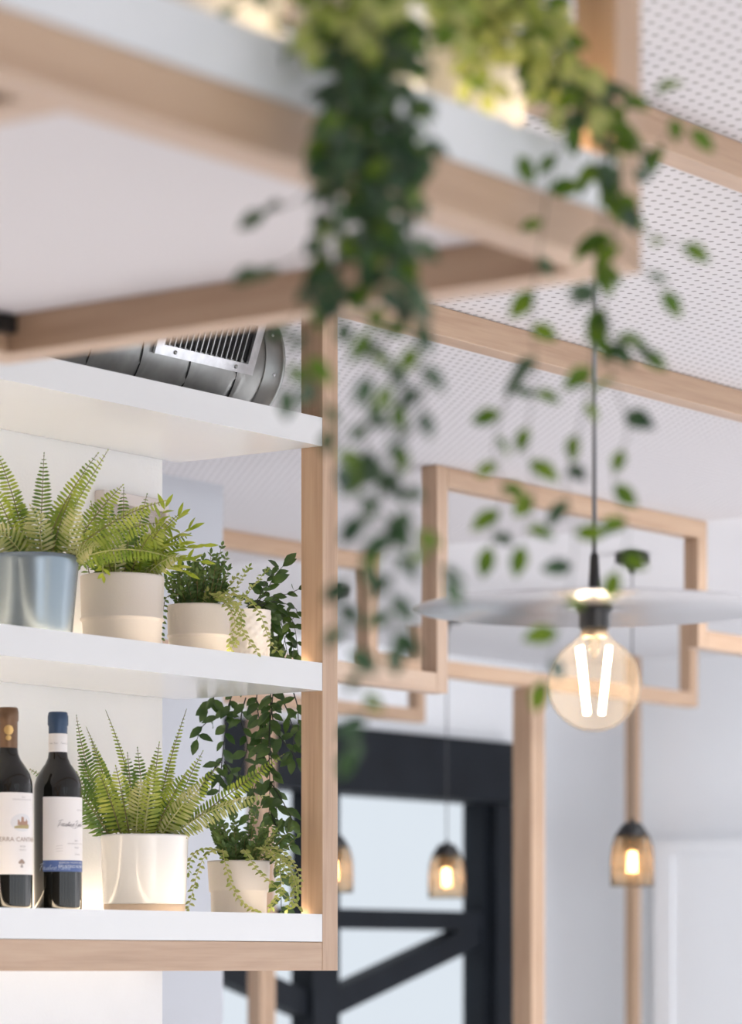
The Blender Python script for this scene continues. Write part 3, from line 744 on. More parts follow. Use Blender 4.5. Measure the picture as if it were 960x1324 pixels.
# ------------------------------------------------------------------ wine bottles
def text_mesh(txt, size, shear=0, align='CENTER', sx=1.0):
    cu = bpy.data.curves.new('lettering', 'FONT'); cu.body = txt; cu.size = size; cu.shear = shear; cu.align_x = align
    cu.resolution_u = 3
    o = bpy.data.objects.new('lettering', cu); C.objects.link(o)
    dg = bpy.context.evaluated_depsgraph_get(); dg.update()
    me = o.evaluated_get(dg).to_mesh()
    vs = [(v.co.x * sx, v.co.y) for v in me.vertices]; fs = [tuple(p.vertices) for p in me.polygons]
    o.evaluated_get(dg).to_mesh_clear()
    bpy.data.objects.remove(o); bpy.data.curves.remove(cu)
    return vs, fs
def bottle(u, X, label, cap, kind):
    c = pot_pos(u, X, S1); y = depth(c)
    t = thing('wine_bottle', label, 'wine bottle', c)
    r = .0372
    def part(mb, nm, par=None):
        o = mb.build(nm); o.parent = par or t; o.location = (0, 0, 0); return o
    b = MB()
    H = .311
    b.lathe([(0, .012), (.018, .006), (.030, .0005), (r - .003, 0), (r - .0008, .003), (r, .008), (r, .192), (r - .0008, .199), (r - .004, .210), (r - .0105, .221), (r - .0175, .231), (r - .0215, .240), (.0142, .251), (.0140, H - .058), (.0139, H - .02), (.0139, H - .003), (0, H - .003)], M['bottle'], n=64)
    body = part(b, 'body')
    b = MB(); zc = H - (.062 if kind == 1 else .0335)
    b.lathe([(.0143, zc), (.0146, zc + .0005), (.0146, H - .022), (.0160, H - .020), (.0160, H - .006), (.0152, H - .0045), (.0152, H - .002), (.0138, H), (0, H)], cap, n=48)
    cp = part(b, 'capsule')
    tow = (Vector((0, 0, 0)) - Vector((c.x, c.y, 0))).normalized(); rt = Vector((-tow.y, tow.x, 0))
    def bend(s, z, rad, a0=0):
        a = a0 + s / rad; return rt * (rad * math.sin(a)) + tow * (rad * math.cos(a)) + UP * z
    def patch(mb, a0, a1, z0, z1, rad, m, n=40):
        vs = []
        for i in range(n + 1):
            a = math.radians(a0 + (a1 - a0) * i / n)
            for z in (z0, z1): vs.append(rt * (rad * math.sin(a)) + tow * (rad * math.cos(a)) + UP * z)
        mb.add(vs, [(2 * i, 2 * i + 2, 2 * i + 3, 2 * i + 1) for i in range(n)], m)
    def write(mb, txt, size, a, z, m, shear=0, rad=r + .0009, sx=1.0):
        vs, fs = text_mesh(txt, size, shear, 'CENTER', sx)
        mb.add([bend(x, z + yy, rad, math.radians(a)) for x, yy in vs], fs, m, False)
    def poly(mb, pts, a, z, m, rad=r + .0008):
        # cut into narrow upright slices so the print follows the curve of the bottle
        x0 = min(p[0] for p in pts); x1 = max(p[0] for p in pts); n = max(4, int((x1 - x0) / .0005)); vs = []
        for i in range(n + 1):
            x = x0 + (x1 - x0) * min(.9995, max(.0005, i / n)); hit = []
            for (ax, ay), (bx, by) in zip(pts, pts[1:] + pts[:1]):
                if (ax - x) * (bx - x) <= 0 and ax != bx: hit.append(ay + (by - ay) * (x - ax) / (bx - ax))
            lo, hi = (min(hit), max(hit)) if hit else (0, 0)
            vs += [bend(x, z + lo, rad, math.radians(a)), bend(x, z + hi, rad, math.radians(a))]
        mb.add(vs, [(2 * i, 2 * i + 2, 2 * i + 3, 2 * i + 1) for i in range(n)], m, False)
    def ell(a, b_, n=24): return [(a * math.cos(2 * math.pi * i / n), b_ * math.sin(2 * math.pi * i / n)) for i in range(n)]
    def script(mb, k, x0, a, z, m, th, rad=r + .0009):
        # handwriting: every letter is a pen stroke in a unit cell, slanted
        LT = dict(a=(1, [(.75, .9), (.35, 1), (.1, .5), (.25, .05), (.6, .3), (.8, .95), (.75, .25), (.85, 0), (1.05, .25)]),
            u=(1, [(.15, .9), (.1, .25), (.35, 0), (.7, .4), (.8, .95), (.78, .2), (.88, 0), (1.05, .25)]),
            s=(.7, [(.2, .5), (.45, 1), (.55, .5), (.4, .05), (.1, .1), (.4, 0), (.75, .25)]), t=(.6, [(.4, 1.9), (.2, .4), (.3, 0), (.6, .25)]),
            i=(.5, [(.25, .95), (.2, .25), (.3, 0), (.55, .25)]), n=(1, [(.15, .9), (.1, 0), (.35, .8), (.6, .95), (.65, .3), (.75, 0), (1.05, .25)]),
            o=(.85, [(.5, 1), (.15, .7), (.15, .15), (.5, 0), (.75, .5), (.55, 1), (.9, .85)]), v=(.8, [(.1, .9), (.3, 0), (.65, .9), (.85, .8)]),
            e=(.75, [(.1, .4), (.6, .6), (.5, 1), (.15, .8), (.15, .15), (.45, 0), (.8, .25)]), r=(.7, [(.1, .2), (.2, 1), (.35, .8), (.6, .85), (.55, .3), (.75, .2)]))
        strokes = []; x = 0
        for word in ('Faustino', 'Rivero'):
            run = []
            for ch in word:
                if ch == 'F':
                    strokes += [[(x, -.4), (x + .35, 1), (x + .6, 2.2)], [(x - .3, 1.9), (x + .4, 2.3), (x + 1.5, 2.5)], [(x + .1, 1.1), (x + .9, 1.25)]]; x += 1.15
                elif ch == 'R':
                    strokes += [[(x + .2, -.2), (x + .4, 1), (x + .5, 2.1)], [(x - .2, 1.6), (x + .5, 2.4), (x + 1.1, 2), (x + .9, 1.3), (x + .35, 1.1), (x + .8, .5), (x + 1.35, .1)]]; x += 1.35
                else:
                    w_, q = LT[ch]; run += [(x + px, py) for px, py in q]; x += w_
                    if ch == 'i': strokes.append([(x - .2, 1.5), (x - .12, 1.58)])
                    if ch == 't': strokes.append([(x - .6, 1.35), (x + .1, 1.5)])
            strokes.append(run); x += .55
        for q in strokes:
            p = catmull([((px + .32 * py) * k + x0, py * k, 0) for px, py in q], 4)
            vs = []
            for i, c_ in enumerate(p):
                d = (p[min(i + 1, len(p) - 1)] - p[max(i - 1, 0)]); d = Vector((-d.y, d.x, 0)).normalized() * (th * .5)
                vs += [bend((c_ + d).x, z + (c_ + d).y, rad, math.radians(a)), bend((c_ - d).x, z + (c_ - d).y, rad, math.radians(a))]
            mb.add(vs, [(2 * i, 2 * i + 2, 2 * i + 3, 2 * i + 1) for i in range(len(p) - 1)], m, False)
    if kind == 1:
        b = MB(); patch(b, -72, 96, .0558, .180, r + .0004, M['paper']); lb = part(b, 'paper_label')
        b = MB()
        write(b, 'SIERRA CANTABRIA', .0096, 34, .1058, M['inkbrown'], sx=1.02)
        write(b, '2011', .0035, 38, .172, M['inkgrey']); write(b, 'DENOMINACION DE ORIGEN', .0028, 38, .1685, M['inkgrey'])
        write(b, 'RIOJA', .004, 36, .097, M['inkgrey']); write(b, 'CRIANZA', .003, 36, .092, M['inkgrey'])
        lt = part(b, 'lettering', lb)
        b = MB()
        poly(b, ell(.019, .0135), 34, .1345, M['wash'], r + .0007)
        poly(b, [(-.013, -.009), (.013, -.009), (.014, -.003), (.006, -.0015), (-.004, -.004), (-.013, -.006)], 34, .1345, M['grass'], r + .0008)
        poly(b, [(-.008, -.004), (.011, -.004), (.011, .003), (.009, .003), (.009, .006), (.007, .006), (.007, .002), (.003, .002), (.003, .008), (.0005, .009), (-.002, .008), (-.002, .001), (-.005, .001), (-.005, .004), (-.0075, .004)], 34, .1345, M['castle'], r + .0009)
        part(b, 'castle_picture', lb)
        b = MB()
        for dx, dz, q in ((0, .0045, .0036), (-.003, .0025, .0028), (.003, .0025, .0028)): poly(b, [(x + dx, z + dz) for x, z in ell(q, q * .8)], 33, .0715, M['inkbrown'])
        poly(b, [(-.0008, -.002), (.0008, -.002), (.0006, .003), (-.0006, .003)], 33, .0715, M['inkbrown'])
        poly(b, [(x, z - .0035) for x, z in ell(.0026, .0022)], 33, .0715, M['inkgrey']); part(b, 'tree_emblem', lb)
        b = MB(); rr = .0149
        poly(b, ell(.0075, .0075), 4, H - .035, M['inkgold'], rr); poly(b, ell(.0045, .004), 2, H - .047, M['inkgold'], rr); part(b, 'gold_seal', cp)
    else:
        b = MB(); patch(b, -38, 112, .0801, .178, r + .0004, M['paper']); lb = part(b, 'paper_label')
        b = MB(); patch(b, -38, 112, .0627, .0800, r + .0004, M['paperblue']); bl = part(b, 'blue_band', lb)
        b = MB()
        # signature: slanted script lettering over a long looping underline
        script(b, .0040, -.027, 40, .1325, M['ink'], .00042)
        pts = [(-.026 + .058 * i / 30, -.0065 + .0035 * math.sin(i * .33) + (.003 if i > 22 else 0)) for i in range(31)]
        for i in range(30):
            (x0, z0), (x1, z1) = pts[i], pts[i + 1]; poly(b, [(x0, z0), (x1, z1), (x1, z1 + .0004), (x0, z0 + .0004)], 40, .1395, M['ink'])
        write(b, 'DESDE 1899', .003, 62, .157, M['inkgrey'])
        write(b, '2012', .004, 48, .109, M['inkgrey']); write(b, 'DENOMINACION DE ORIGEN', .0027, 50, .105, M['inkgrey'])
        write(b, 'RIOJA', .0038, 50, .0985, M['inkgrey']); write(b, 'Crianza', .0042, 52, .0885, M['inkgrey'], shear=.3)
        for i in range(3): poly(b, [(-.006, .004 * i), (.004, .004 * i + .001), (.004, .004 * i + .0014), (-.006, .004 * i + .0004)], 5, .0935, M['inkgrey'])
        part(b, 'lettering', lb)
        b = MB()
        write(b, 'BODEGAS FAUSTINO RIVERO', .0038, 40, .0752, M['inkwhite']); write(b, 'FAUSTINO RIVERO', .0062, 40, .0686, M['inkwhite'])
        script(b, .0042, -.026, -8, .0655, M['inkband'], .0005)
        part(b, 'band_lettering', lb)
        b = MB(); b.lathe([(.0141, H - .0625), (.0146, H - .0622), (.0146, H - .0340), (.0143, H - .0337)], M['paper'], n=48); nb = part(b, 'neck_label')
        b = MB(); script(b, .0013, -.008, -34, H - .050, M['inkgrey'], .00025, .01475); script(b, .0013, -.008, 48, H - .050, M['inkgrey'], .00025, .01475); part(b, 'neck_lettering', nb)
    return t
bottle(10.5, -3.452, 'dark red wine bottle with bronze foil neck and castle picture on its cream label', M['goldcap'], 1)
bottle(75, -3.452, 'dark red wine bottle with blue foil neck and blue band under its signed label', M['bluecap'], 2)

# ------------------------------------------------------------------ foreground unit
XG = -1.6226
GB, GW, GT = CZ + .642, CZ + .688, CZ + .738
def near_unit():
    t = thing('hanging_shelf_unit', 'large blurred beech framed hanging shelf with white board overhead in front', 'shelving unit', (-2.0, 2.2, GB))
    ye, xb = 2.592, -2.417
    timber('post', XG - .045, XG, ye, ye + .045, GB, CEIL - .0005, t)
    timber('post', xb, xb + .045, ye, ye + .045, GB, BEAM_B - .0005, t)
    timber('rail', XG - .045, XG, .9, ye - .0005, GB, GW - .0005, t)
    timber('rail', xb, xb + .045, .9, ye - .0005, GB, GW - .0005, t)
    timber('crossbar', xb + .0455, XG - .0455, ye, ye + .045, GB, GW - .0005, t)
    timber('crossbar', xb + .0455, XG - .0455, 1.839, 1.884, GB, GW - .0005, t)
    b = MB()
    prof = [(XG, GW), (XG, GT), (XG - .012, GT), (XG - .012, GT - LIP), (xb, GT - LIP), (xb, GW)]
    n = len(prof); vs = [(x, y, z) for y in (.9, ye - .0005) for x, z in prof]
    fs = [(i, (i + 1) % n, n + (i + 1) % n, n + i) for i in range(n)] + [(0, 1, 2, 3), (0, 3, 4, 5), (6, 9, 8, 7), (6, 11, 10, 9)]
    b.add(vs, fs, M['white'], False); sh = b.build('shelf', t, loc=(XG, ye, GW))
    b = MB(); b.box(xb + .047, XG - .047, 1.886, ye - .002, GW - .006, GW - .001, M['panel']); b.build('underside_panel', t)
    b = MB(); b.box(XG - .021, XG - .013, .95, ye - .05, GT - LIP + .0002, GT - LIP + .0035, M['led']); sub(b.build('light_strip', t), sh)
    b = MB(); b.box(xb + .3, xb + .315, .95, ye - .05, GT - LIP + .0002, GT - LIP + .0035, M['led']); sub(b.build('light_strip', t), sh)
    b = MB(); b.box(xb + .05, XG - .03, ye - .05, ye - .038, GT - LIP + .0002, GT - LIP + .0035, M['endfill']); sub(b.build('light_strip', t), sh)  # added end strip, brightens the near post's inner face
    # black bracket in the back corner
    q = W(2, 392, 3.5)
    b = MB(); b.box(-2.371, -2.358, 2.565, 2.59, GW - .026, GW - .008, M['blackplastic']); b.build('bracket', t)
near_unit()

GS = GT - LIP + .0005
def near_plant(name, label, X, Y, R, H, pots, seed):
    c = Vector((X, Y, GS)); t = thing(name, label, 'potted plant', c)
    place_pot(t, pots, R, H, M['creampot'])
    return t, c
def near_plants():
    # 1: plant at the far left, mostly above the frame
    t, c = near_plant('potted_vine', 'blurred cream potted vine at the top edge, nearest of three on the overhead shelf', -1.715, 2.13, .060, .12, 'taper', 1)
    r = random.Random(5); top = c + UP * .108
    for k in range(12):
        a = r.uniform(0, 6.28); tip = top + Vector((math.cos(a) * r.uniform(.05, .12), math.sin(a) * r.uniform(.05, .12), r.uniform(-.02, .14)))
        strand([top, top.lerp(tip, .5) + UP * .03, tip], 9, .026, .015, t, [M['fglight'], M['fgmid']], M['fgstem'], 'vine', .001, 200 + k)
    for k, q in enumerate(([(330, -20, 2.66), (310, 5, 2.64), (292, 22, 2.64)], [(350, 0, 2.62), (352, 40, 2.6), (372, 62, 2.6), (396, 74, 2.6)])):
        strand([top] + [W(*p) for p in q], 7, .02, .011, t, M['fgdark'], M['fgstem'], 'vine', .001, 230 + k)
    # 2: dense dark trailing vine
    t, c = near_plant('potted_vine', 'blurred cream potted vine with the thick dark strand hanging lowest off the overhead shelf', -1.715, 2.325, .062, .115, 'taper', 2)
    top = c + UP * .103; r = random.Random(6)
    D = [M['fgdark'], M['fgdark'], M['fgmid']]
    k = 0
    def vine(q, n, L=.026, w=.0155, mats=D, **kw):
        nonlocal k; k += 1
        pts = [top, W(q[0][0], q[0][1] - 40, 2.74)] + [W(u, v, y) for u, v, y in q]
        strand(pts, n, L, w, t, mats, M['fgstem'], 'vine', .0012, 300 + k, hang=.35, jit=.6, start=.2, **kw)
    y = 2.62
    for j in range(10):
        u0 = r.uniform(425, 520); u1 = r.uniform(408, 545); u2 = r.uniform(415, 550); v2 = r.uniform(300, 430)
        vine([(u0, 60, y + .05), ((u0 + u1) / 2, 120, y + r.uniform(-.05, .03)), (u1, 220, y + r.uniform(-.06, .03)), (u2, v2, y + r.uniform(-.06, .03))], 23)
    vine([(440, 70, y), (425, 200, y), (412, 320, y), (400, 400, y), (398, 470, y), (425, 545, y), (440, 600, y)], 26)
    vine([(485, 70, y), (490, 220, y), (492, 380, y), (497, 440, y), (508, 540, y), (490, 630, y), (508, 700, y), (506, 770, y), (510, 832, y)], 40)
    vine([(520, 80, y), (535, 250, y), (530, 380, y), (540, 450, y), (546, 525, y), (515, 600, y), (540, 690, y), (576, 748, y)], 34)
    vine([(470, 80, y), (480, 250, y), (478, 400, y), (480, 480, y), (474, 560, y), (468, 660, y), (500, 690, y), (440, 780, y), (474, 905, y), (455, 968, y)], 38)
    vine([(450, 90, y), (430, 180, y), (395, 250, y), (345, 275, y)], 13)
    vine([(440, 150, y), (420, 280, y), (380, 335, y), (338, 350, y)], 13)
    vine([(430, 200, y), (420, 350, y), (378, 420, y), (372, 500, y)], 14)
    vine([(525, 90, y), (548, 150, y), (560, 180, y), (552, 205, y)], 9)
    for j in range(26):
        tip = W(r.uniform(375, 610), r.uniform(-30, 62), r.uniform(2.5, 2.72))
        strand([top, top.lerp(tip, .6) + UP * .05, tip], 9, .027, .016, t, [M['fglight'], M['fgmid']], M['fgstem'], 'vine', .001, 440 + j)
    for j in range(14):
        a = r.uniform(0, 6.28); tip = top + Vector((math.cos(a) * r.uniform(.04, .12), math.sin(a) * r.uniform(.04, .13), r.uniform(-.01, .12)))
        strand([top, top.lerp(tip, .5) + UP * .03, tip], 9, .026, .015, t, [M['fglight'], M['fglight'], M['fgmid']], M['fgstem'], 'vine', .001, 400 + j)
    # 3: bright plant by the post with airy strands
    t, c = near_plant('potted_vine', 'blurred yellow-green potted vine by the overhead post, airy strands hanging above the round lamp', -1.735, 2.515, .058, .11, 'taper', 3)
    top = c + UP * .098; r = random.Random(9)
    for j in range(22):
        tip = W(r.uniform(560, 770), r.uniform(-60, 120), r.uniform(2.95, 3.2))
        strand([top, top.lerp(tip, .5) + UP * .03, tip], 11, .026, .014, t, [M['fglight'], M['fglight'], M['fgmid']], M['fgstem'], 'vine', .001, 500 + j)
    for j in range(14):
        tip = W(r.uniform(585, 765), r.uniform(30, 150), r.uniform(2.86, 3.0))
        strand([top, top.lerp(tip, .6) + UP * .05, tip], 10, .027, .015, t, [M['fglight'], M['fglight'], M['fgmid']], M['fgstem'], 'vine', .001, 540 + j)
    G = [M['fgmid'], M['fgmid'], M['fgdark']]
    def v3(q, n, mats=G, L=.029, w=.017, lead=True):
        n = max(4, int(n * .85))
        nonlocal k; k += 1
        pts = ([top + RIGHT * .03 + TOCAM * .03, W(q[0][0], q[0][1] - 25, q[0][2] + .02)] if lead else []) + [W(*p) for p in q]
        strand(pts, n, L, w, t, mats, M['fgstem'], 'vine', .0009, 600 + k, hang=.2, jit=.6, start=.12 if lead else .0)
    y = 2.92
    v3([(705, 140, y), (665, 165, y), (650, 172, y), (668, 200, y)], 7)
    v3([(745, 130, y), (715, 220, y), (700, 310, y), (688, 412, y), (694, 485, y), (682, 565, y), (690, 640, y), (676, 705, y)], 19)
    v3([(694, 470, y), (655, 520, y), (640, 580, y), (650, 640, y), (634, 706, y)], 10, lead=False)
    v3([(775, 150, y), (778, 260, y), (768, 380, y), (766, 470, y), (748, 560, y), (732, 625, y), (744, 695, y), (736, 760, y), (720, 824, y), (703, 880, y)], 24)
    v3([(785, 160, y), (795, 280, y), (782, 380, y), (792, 480, y), (812, 556, y), (794, 618, y), (812, 690, y), (798, 738, y)], 19)
    v3([(790, 130, y), (830, 140, y), (852, 118, y), (855, 140, y), (892, 168, y)], 9)
    v3([(800, 150, y), (835, 200, y), (858, 180, y), (848, 210, y), (800, 220, y)], 10)
    v3([(795, 190, y), (812, 270, y), (840, 300, y), (882, 318, y)], 9)
    v3([(785, 200, y), (795, 300, y), (830, 345, y), (856, 376, y)], 10)
    v3([(770, 140, y), (765, 200, y), (785, 260, y), (770, 340, y), (775, 400, y)], 14, [M['fgdark'], M['fgmid']])
    v3([(760, 140, y), (770, 180, y), (800, 230, y), (810, 260, y)], 9, [M['fgdark'], M['fgmid']])
    v3([(780, 420, y), (800, 440, y), (828, 455, y)], 4, lead=False)
near_plants()

# ------------------------------------------------------------------ background timber frames
def frames():
    t = thing('timber_rack', 'stepped beech ceiling frame with the tall loop between wall unit and round lamp', 'wooden frame', (-4.49, 7.0, CEIL))
    a, b = -4.51, -4.465; zr = .0005
    timber('rail', a, b, 6.3955, 7.585, CZ + 1.123, CEIL - zr, t)
    timber('post', a, b, 6.35, 6.395, CZ + .639, CEIL - zr, t)
    timber('post', a, b, 7.54, 7.585, CZ + .837, CZ + 1.1225, t)
    timber('rail', a, b, 5.245, 6.3495, CZ + .639, CZ + .685, t)
    timber('post', a, b, 5.2, 5.2445, CZ + .639, CEIL - zr, t)
    timber('rail', a, b, 7.5855, 9.5, CZ + .837, CZ + .884, t)
    timber('post', a, b, 9.5005, 9.545, CZ + .837, CEIL + .0145, t)
    t = thing('timber_rack', 'beech ceiling frame with a thick double post standing right of the black door', 'wooden frame', (-5.6, 8.0, CEIL))
    a, b = -5.625, -5.58
    timber('rail', a, b, 5.5, 7.568, CZ + 1.123, CEIL - zr, t)
    timber('post', a, b, 7.5995, 7.645, CZ + .848, CEIL + .0145, t)
    timber('rail', a, b, 7.569, 7.599, CZ + 1.123, CEIL + .0145, t)
    timber('rail', a, b, 7.6455, 9.42, CZ + .848, CZ + .895, t)
    timber('post', a, b, 9.375, 9.42, CZ + .8955, CEIL + .0145, t)
    timber('post', -5.65, -5.58, 8.435, 8.475, .0005, CZ + .8475, t); timber('post', -5.65, -5.58, 8.4785, 8.508, .0005, CZ + .8475, t)
    t = thing('timber_rack', 'beech frame in front of the black door, its post seen below the bottom shelf', 'wooden frame', (-6.72, 8.5, CEIL))
    a, b = -6.745, -6.7
    timber('rail', a, b, 6.8, 9.4145, CZ + .848, CZ + .895, t)
    timber('post', a, b, 9.415, 9.46, CZ + .848, CEIL + .0145, t)
    timber('post', a, b, 6.755, 6.7995, CZ + .848, CEIL - zr, t)
    timber('post', -6.755, -6.7, 8.53, 8.578, .0005, CZ + .8475, t); timber('post', -6.755, -6.7, 8.582, 8.61, .0005, CZ + .8475, t)
    timber('wooden_post', -6.745, -6.7, 10.84, 10.885, .0005, CEIL + .0145)
frames()
o = bpy.data.objects['wooden_post']; o['label'] = 'slim beech post against the far white wall behind the small amber pendant'; o['category'] = 'post'

# ------------------------------------------------------------------ pendant lamps
def round_lamp():
    c = W(769, 787, 4.3); cx, cy, zd = c
    t = thing('pendant_lamp', 'pendant lamp with wide flat steel disc shade and big glowing amber globe bulb', 'pendant lamp', (cx, cy, zd))
    def part(mb, nm, par=None): 
        o = mb.build(nm); o.parent = par or t; o.location = (0, 0, 0); return o
    R = .234
    b = MB(); b.lathe([(.012, .004), (.05, .0035), (R - .003, .001), (R, 0), (R - .002, -.001), (.045, .0005), (.012, .001)], M['steel'], n=96, closed=True); part(b, 'disc_shade')
    b = MB(); b.lathe([(0, -.026), (.0185, -.026), (.020, -.024), (.020, -.008), (.024, -.002), (.024, .0005), (0, .0005)], M['blackplastic'], n=32); part(b, 'lamp_holder')
    b = MB(); b.lathe([(.0035, .072), (.0055, .068), (.0075, .035), (.0075, .030), (.010, .010), (.013, .004), (0, .004)], M['blackplastic'], n=24); part(b, 'cord_grip')
    b = MB(); b.tube([Vector((0, 0, .07)), Vector((0, 0, (CEIL - zd) - .02))], .0032, M['cord'], 8); part(b, 'cord')
    b = MB(); hz = CEIL - zd; b.lathe([(0, hz - .0005), (.05, hz - .0005), (.05, hz - .022), (.046, hz - .025), (0, hz - .025)], M['blackplastic'], n=32); part(b, 'ceiling_cap')
    # globe bulb
    zc = -(885 - 787) / F * 4.3; rb = .0605
    prof = []
    for i in range(0, 33):
        a = -math.pi / 2 + (math.pi * .84) * i / 32; prof.append((max(0.0, rb * math.cos(a)), zc + rb * math.sin(a)))
    prof += [(.020, zc + .062), (.0165, zc + .067), (.0160, -.030)]
    b = MB(); b.lathe(prof, M['bulbglass'], n=48); gl = part(b, 'globe_bulb')
    b = MB(); b.lathe([(.0162, -.038), (.0172, -.037), (.0172, -.0265), (.015, -.0262)], M['brass'], n=24); part(b, 'bulb_cap', gl)
    b = MB(); b.lathe([(.009, -.038), (.008, -.050), (.004, -.060), (.0022, -.064)], tinted_stem, n=16); part(b, 'bulb_stem', gl)
    for k, a in enumerate((24, -30, 156, 210)):
        q = math.radians(a) + TH; d = Vector((math.cos(q), math.sin(q), 0))
        b = MB(); b.tube([d * .021 + UP * (zc + .048), d * .0105 + UP * (zc - .038)], .0034, M['filament'], 8); part(b, 'filament', gl)
    return t
tinted_stem = tinted('bulb_stem_glass', (.98, .93, .85), .25, .05)
round_lamp()

def small_pendant():
    u, vb, y = 818, 1145, 9.55
    c = W(u, vb, y); c.z = CZ + .231
    t = thing('pendant_lamp', 'small bell-shaped amber pendant with black cap hanging at right before the far wall', 'pendant lamp', c, 'small amber bell pendants')
    def part(mb, nm, par=None):
        o = mb.build(nm); o.parent = par or t; o.location = (0, 0, 0); return o
    R, H = .0615, .178
    prof = [(R, 0), (R, .05), (R * .99, .085), (R * .93, .115), (R * .80, .142), (R * .60, .162), (R * .36, H)]
    inn = [(r_ - .002, z) for r_, z in prof][::-1]
    b = MB(); b.lathe(prof + inn, M['smoke'], n=40, closed=True); sh = part(b, 'bell_shade')
    # wire ribs of the bell
    b = MB()
    for k in range(16):
        q = 2 * math.pi * k / 16
        b.tube([Vector(((r_ + .0008) * math.cos(q), (r_ + .0008) * math.sin(q), z)) for r_, z in prof], .0009, M['blackplastic'], 4)
    for z, r_ in ((.001, R), (.05, R), (.1, R * .965)):
        b.tube([Vector(((r_ + .0008) * math.cos(2 * math.pi * k / 40), (r_ + .0008) * math.sin(2 * math.pi * k / 40), z)) for k in range(41)], .0011, M['blackplastic'], 4)
    part(b, 'wire_ribs', sh)
    b = MB(); b.lathe([(0, H + .018), (.006, H + .016), (.007, H + .006), (R * .40, H + .003), (R * .62, H - .014), (R * .60, H - .017), (R * .50, H - .012), (.029, H - .02), (.029, H - .070), (.025, H - .076), (0, H - .076)], M['blackplastic'], n=32); part(b, 'cap')
    b = MB(); b.lathe([(r_ + .0018, z) for r_, z in prof[4:]] + [(r_ + .0004, z) for r_, z in prof[4:]][::-1], M['blackplastic'], n=40, closed=True); part(b, 'cap_collar')
    b = MB(); prof2 = [(0, .022), (.012, .026), (.020, .038), (.0225, .055), (.020, .075), (.0145, .095), (.012, .112)]
    b.lathe(prof2, M['bulbglass'], n=24); bu = part(b, 'bulb')
    b = MB()
    for k in range(4):
        q = math.pi / 2 * k + .5; b.tube([Vector((.011 * math.cos(q), .011 * math.sin(q), .040)), Vector((.0075 * math.cos(q), .0075 * math.sin(q), .098))], .0034, M['smallfil'], 6)
    part(b, 'filament', bu)
    hz = CEIL + .0145 - c.z
    b = MB(); b.tube([Vector((0, 0, H + .015)), Vector((0, 0, hz - .04))], .0022, M['wirecord'], 6); part(b, 'cord')
    b = MB(); b.lathe([(0, hz), (.049, hz), (.049, hz - .026), (.046, hz - .029), (.012, hz - .031), (.010, hz - .045), (.004, hz - .06), (0, hz - .06)], M['blackplastic'], n=32); part(b, 'ceiling_cap')
    return t
pa = small_pendant()
def copy_tree(o, parent=None):
    c = o.copy(); C.objects.link(c)
    if parent is not None: c.parent = parent
    for ch in list(o.children): copy_tree(ch, c)
    return c
for u, y, lab in ((578, 11.2, 'small bell-shaped amber pendant with black cap hanging before the black door glass'),
                  (431, 10.4, 'small amber bell pendant half hidden behind the wall unit post')):
    p = W(u, 0, y); q = copy_tree(pa); q.location = (p.x, p.y, CZ + .231); q['label'] = lab

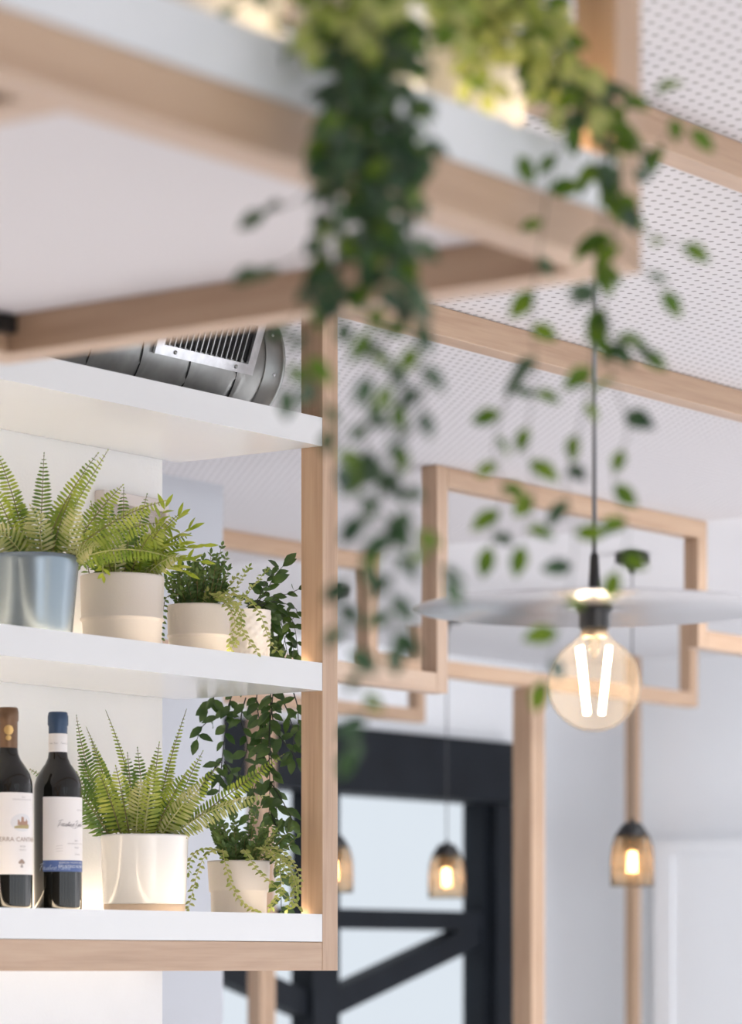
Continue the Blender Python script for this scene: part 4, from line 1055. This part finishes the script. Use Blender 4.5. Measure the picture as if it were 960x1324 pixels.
# ------------------------------------------------------------------ light
w = bpy.data.worlds.new('daylight'); sc.world = w; w.use_nodes = True
nt = w.node_tree; bg = nt.nodes['Background']
tc = nt.nodes.new('ShaderNodeTexCoord')
dp = nt.nodes.new('ShaderNodeVectorMath'); dp.operation = 'DOT_PRODUCT'; dp.inputs[1].default_value = (.93, -.30, .2)
nt.links.new(tc.outputs['Generated'], dp.inputs[0])
mr = nt.nodes.new('ShaderNodeMapRange'); mr.inputs['From Min'].default_value = -.3; mr.inputs['From Max'].default_value = .6
mr.inputs['To Min'].default_value = .97; mr.inputs['To Max'].default_value = 2.25
nt.links.new(dp.outputs['Value'], mr.inputs['Value']); nt.links.new(mr.outputs[0], bg.inputs['Strength'])
bg.inputs['Color'].default_value = (.87, .93, 1.0, 1)
sun = bpy.data.lights.new('sun', 'SUN'); sun.energy = 13.8; sun.angle = .03; sun.color = (1, .98, .98)
so = bpy.data.objects.new('sun', sun); C.objects.link(so)
so.rotation_euler = Vector((-.84, .46, -.215)).to_track_quat('-Z', 'Y').to_euler()
dl = bpy.data.lights.new('far_wall_fill', 'AREA'); dl.shape = 'RECTANGLE'; dl.size = 2.4; dl.size_y = .25; dl.energy = 108; dl.color = (.93, .96, 1)  # unseen fill lamp, added only to brighten the far wall
do = bpy.data.objects.new('far_wall_fill', dl); C.objects.link(do); do.location = (-2.4, 8.2, CEIL - .02)
do.rotation_euler = Vector((-.66, .45, -.42)).to_track_quat('-Z', 'Y').to_euler()
def portal(loc, sx, sy, rot):
    l = bpy.data.lights.new('window_portal', 'AREA'); l.shape = 'RECTANGLE'; l.size = sx; l.size_y = sy; l.cycles.is_portal = True
    o = bpy.data.objects.new('window_portal', l); C.objects.link(o); o.location = loc; o.rotation_euler = rot
y = -3.2 + .28
while y < 10.5:
    portal((4.38, y + 1.043, 1.41), 2.58, 2.17, (0, math.pi / 2, 0)); y += 2.366
portal((-7.41, 9.6, 1.15), 2.2, 2.3, (0, -math.pi / 2, 0))

# ------------------------------------------------------------------ camera and view
cam = bpy.data.cameras.new('camera'); co = bpy.data.objects.new('camera', cam); C.objects.link(co)
co.location = (0, 0, CZ); co.rotation_euler = (math.pi / 2, 0, TH)
cam.sensor_fit = 'AUTO'; cam.sensor_width = 36; cam.lens = F * 36 / 1324.0
cam.shift_y = (HZ - 662) / 1324.0
cam.clip_start = .05
cam.dof.use_dof = True; cam.dof.focus_distance = 5.55; cam.dof.aperture_fstop = cam.lens / 1000 / .028
sc.camera = co
vs = sc.view_settings
vs.view_transform = 'Standard'; vs.look = 'None'; vs.gamma = 1; vs.use_curve_mapping = False; vs.exposure = -.1
sc.cycles.max_bounces = 10; sc.cycles.diffuse_bounces = 6; sc.cycles.transparent_max_bounces = 16
sc.cycles.use_denoising = True
sc.cycles.sample_clamp_indirect = 6
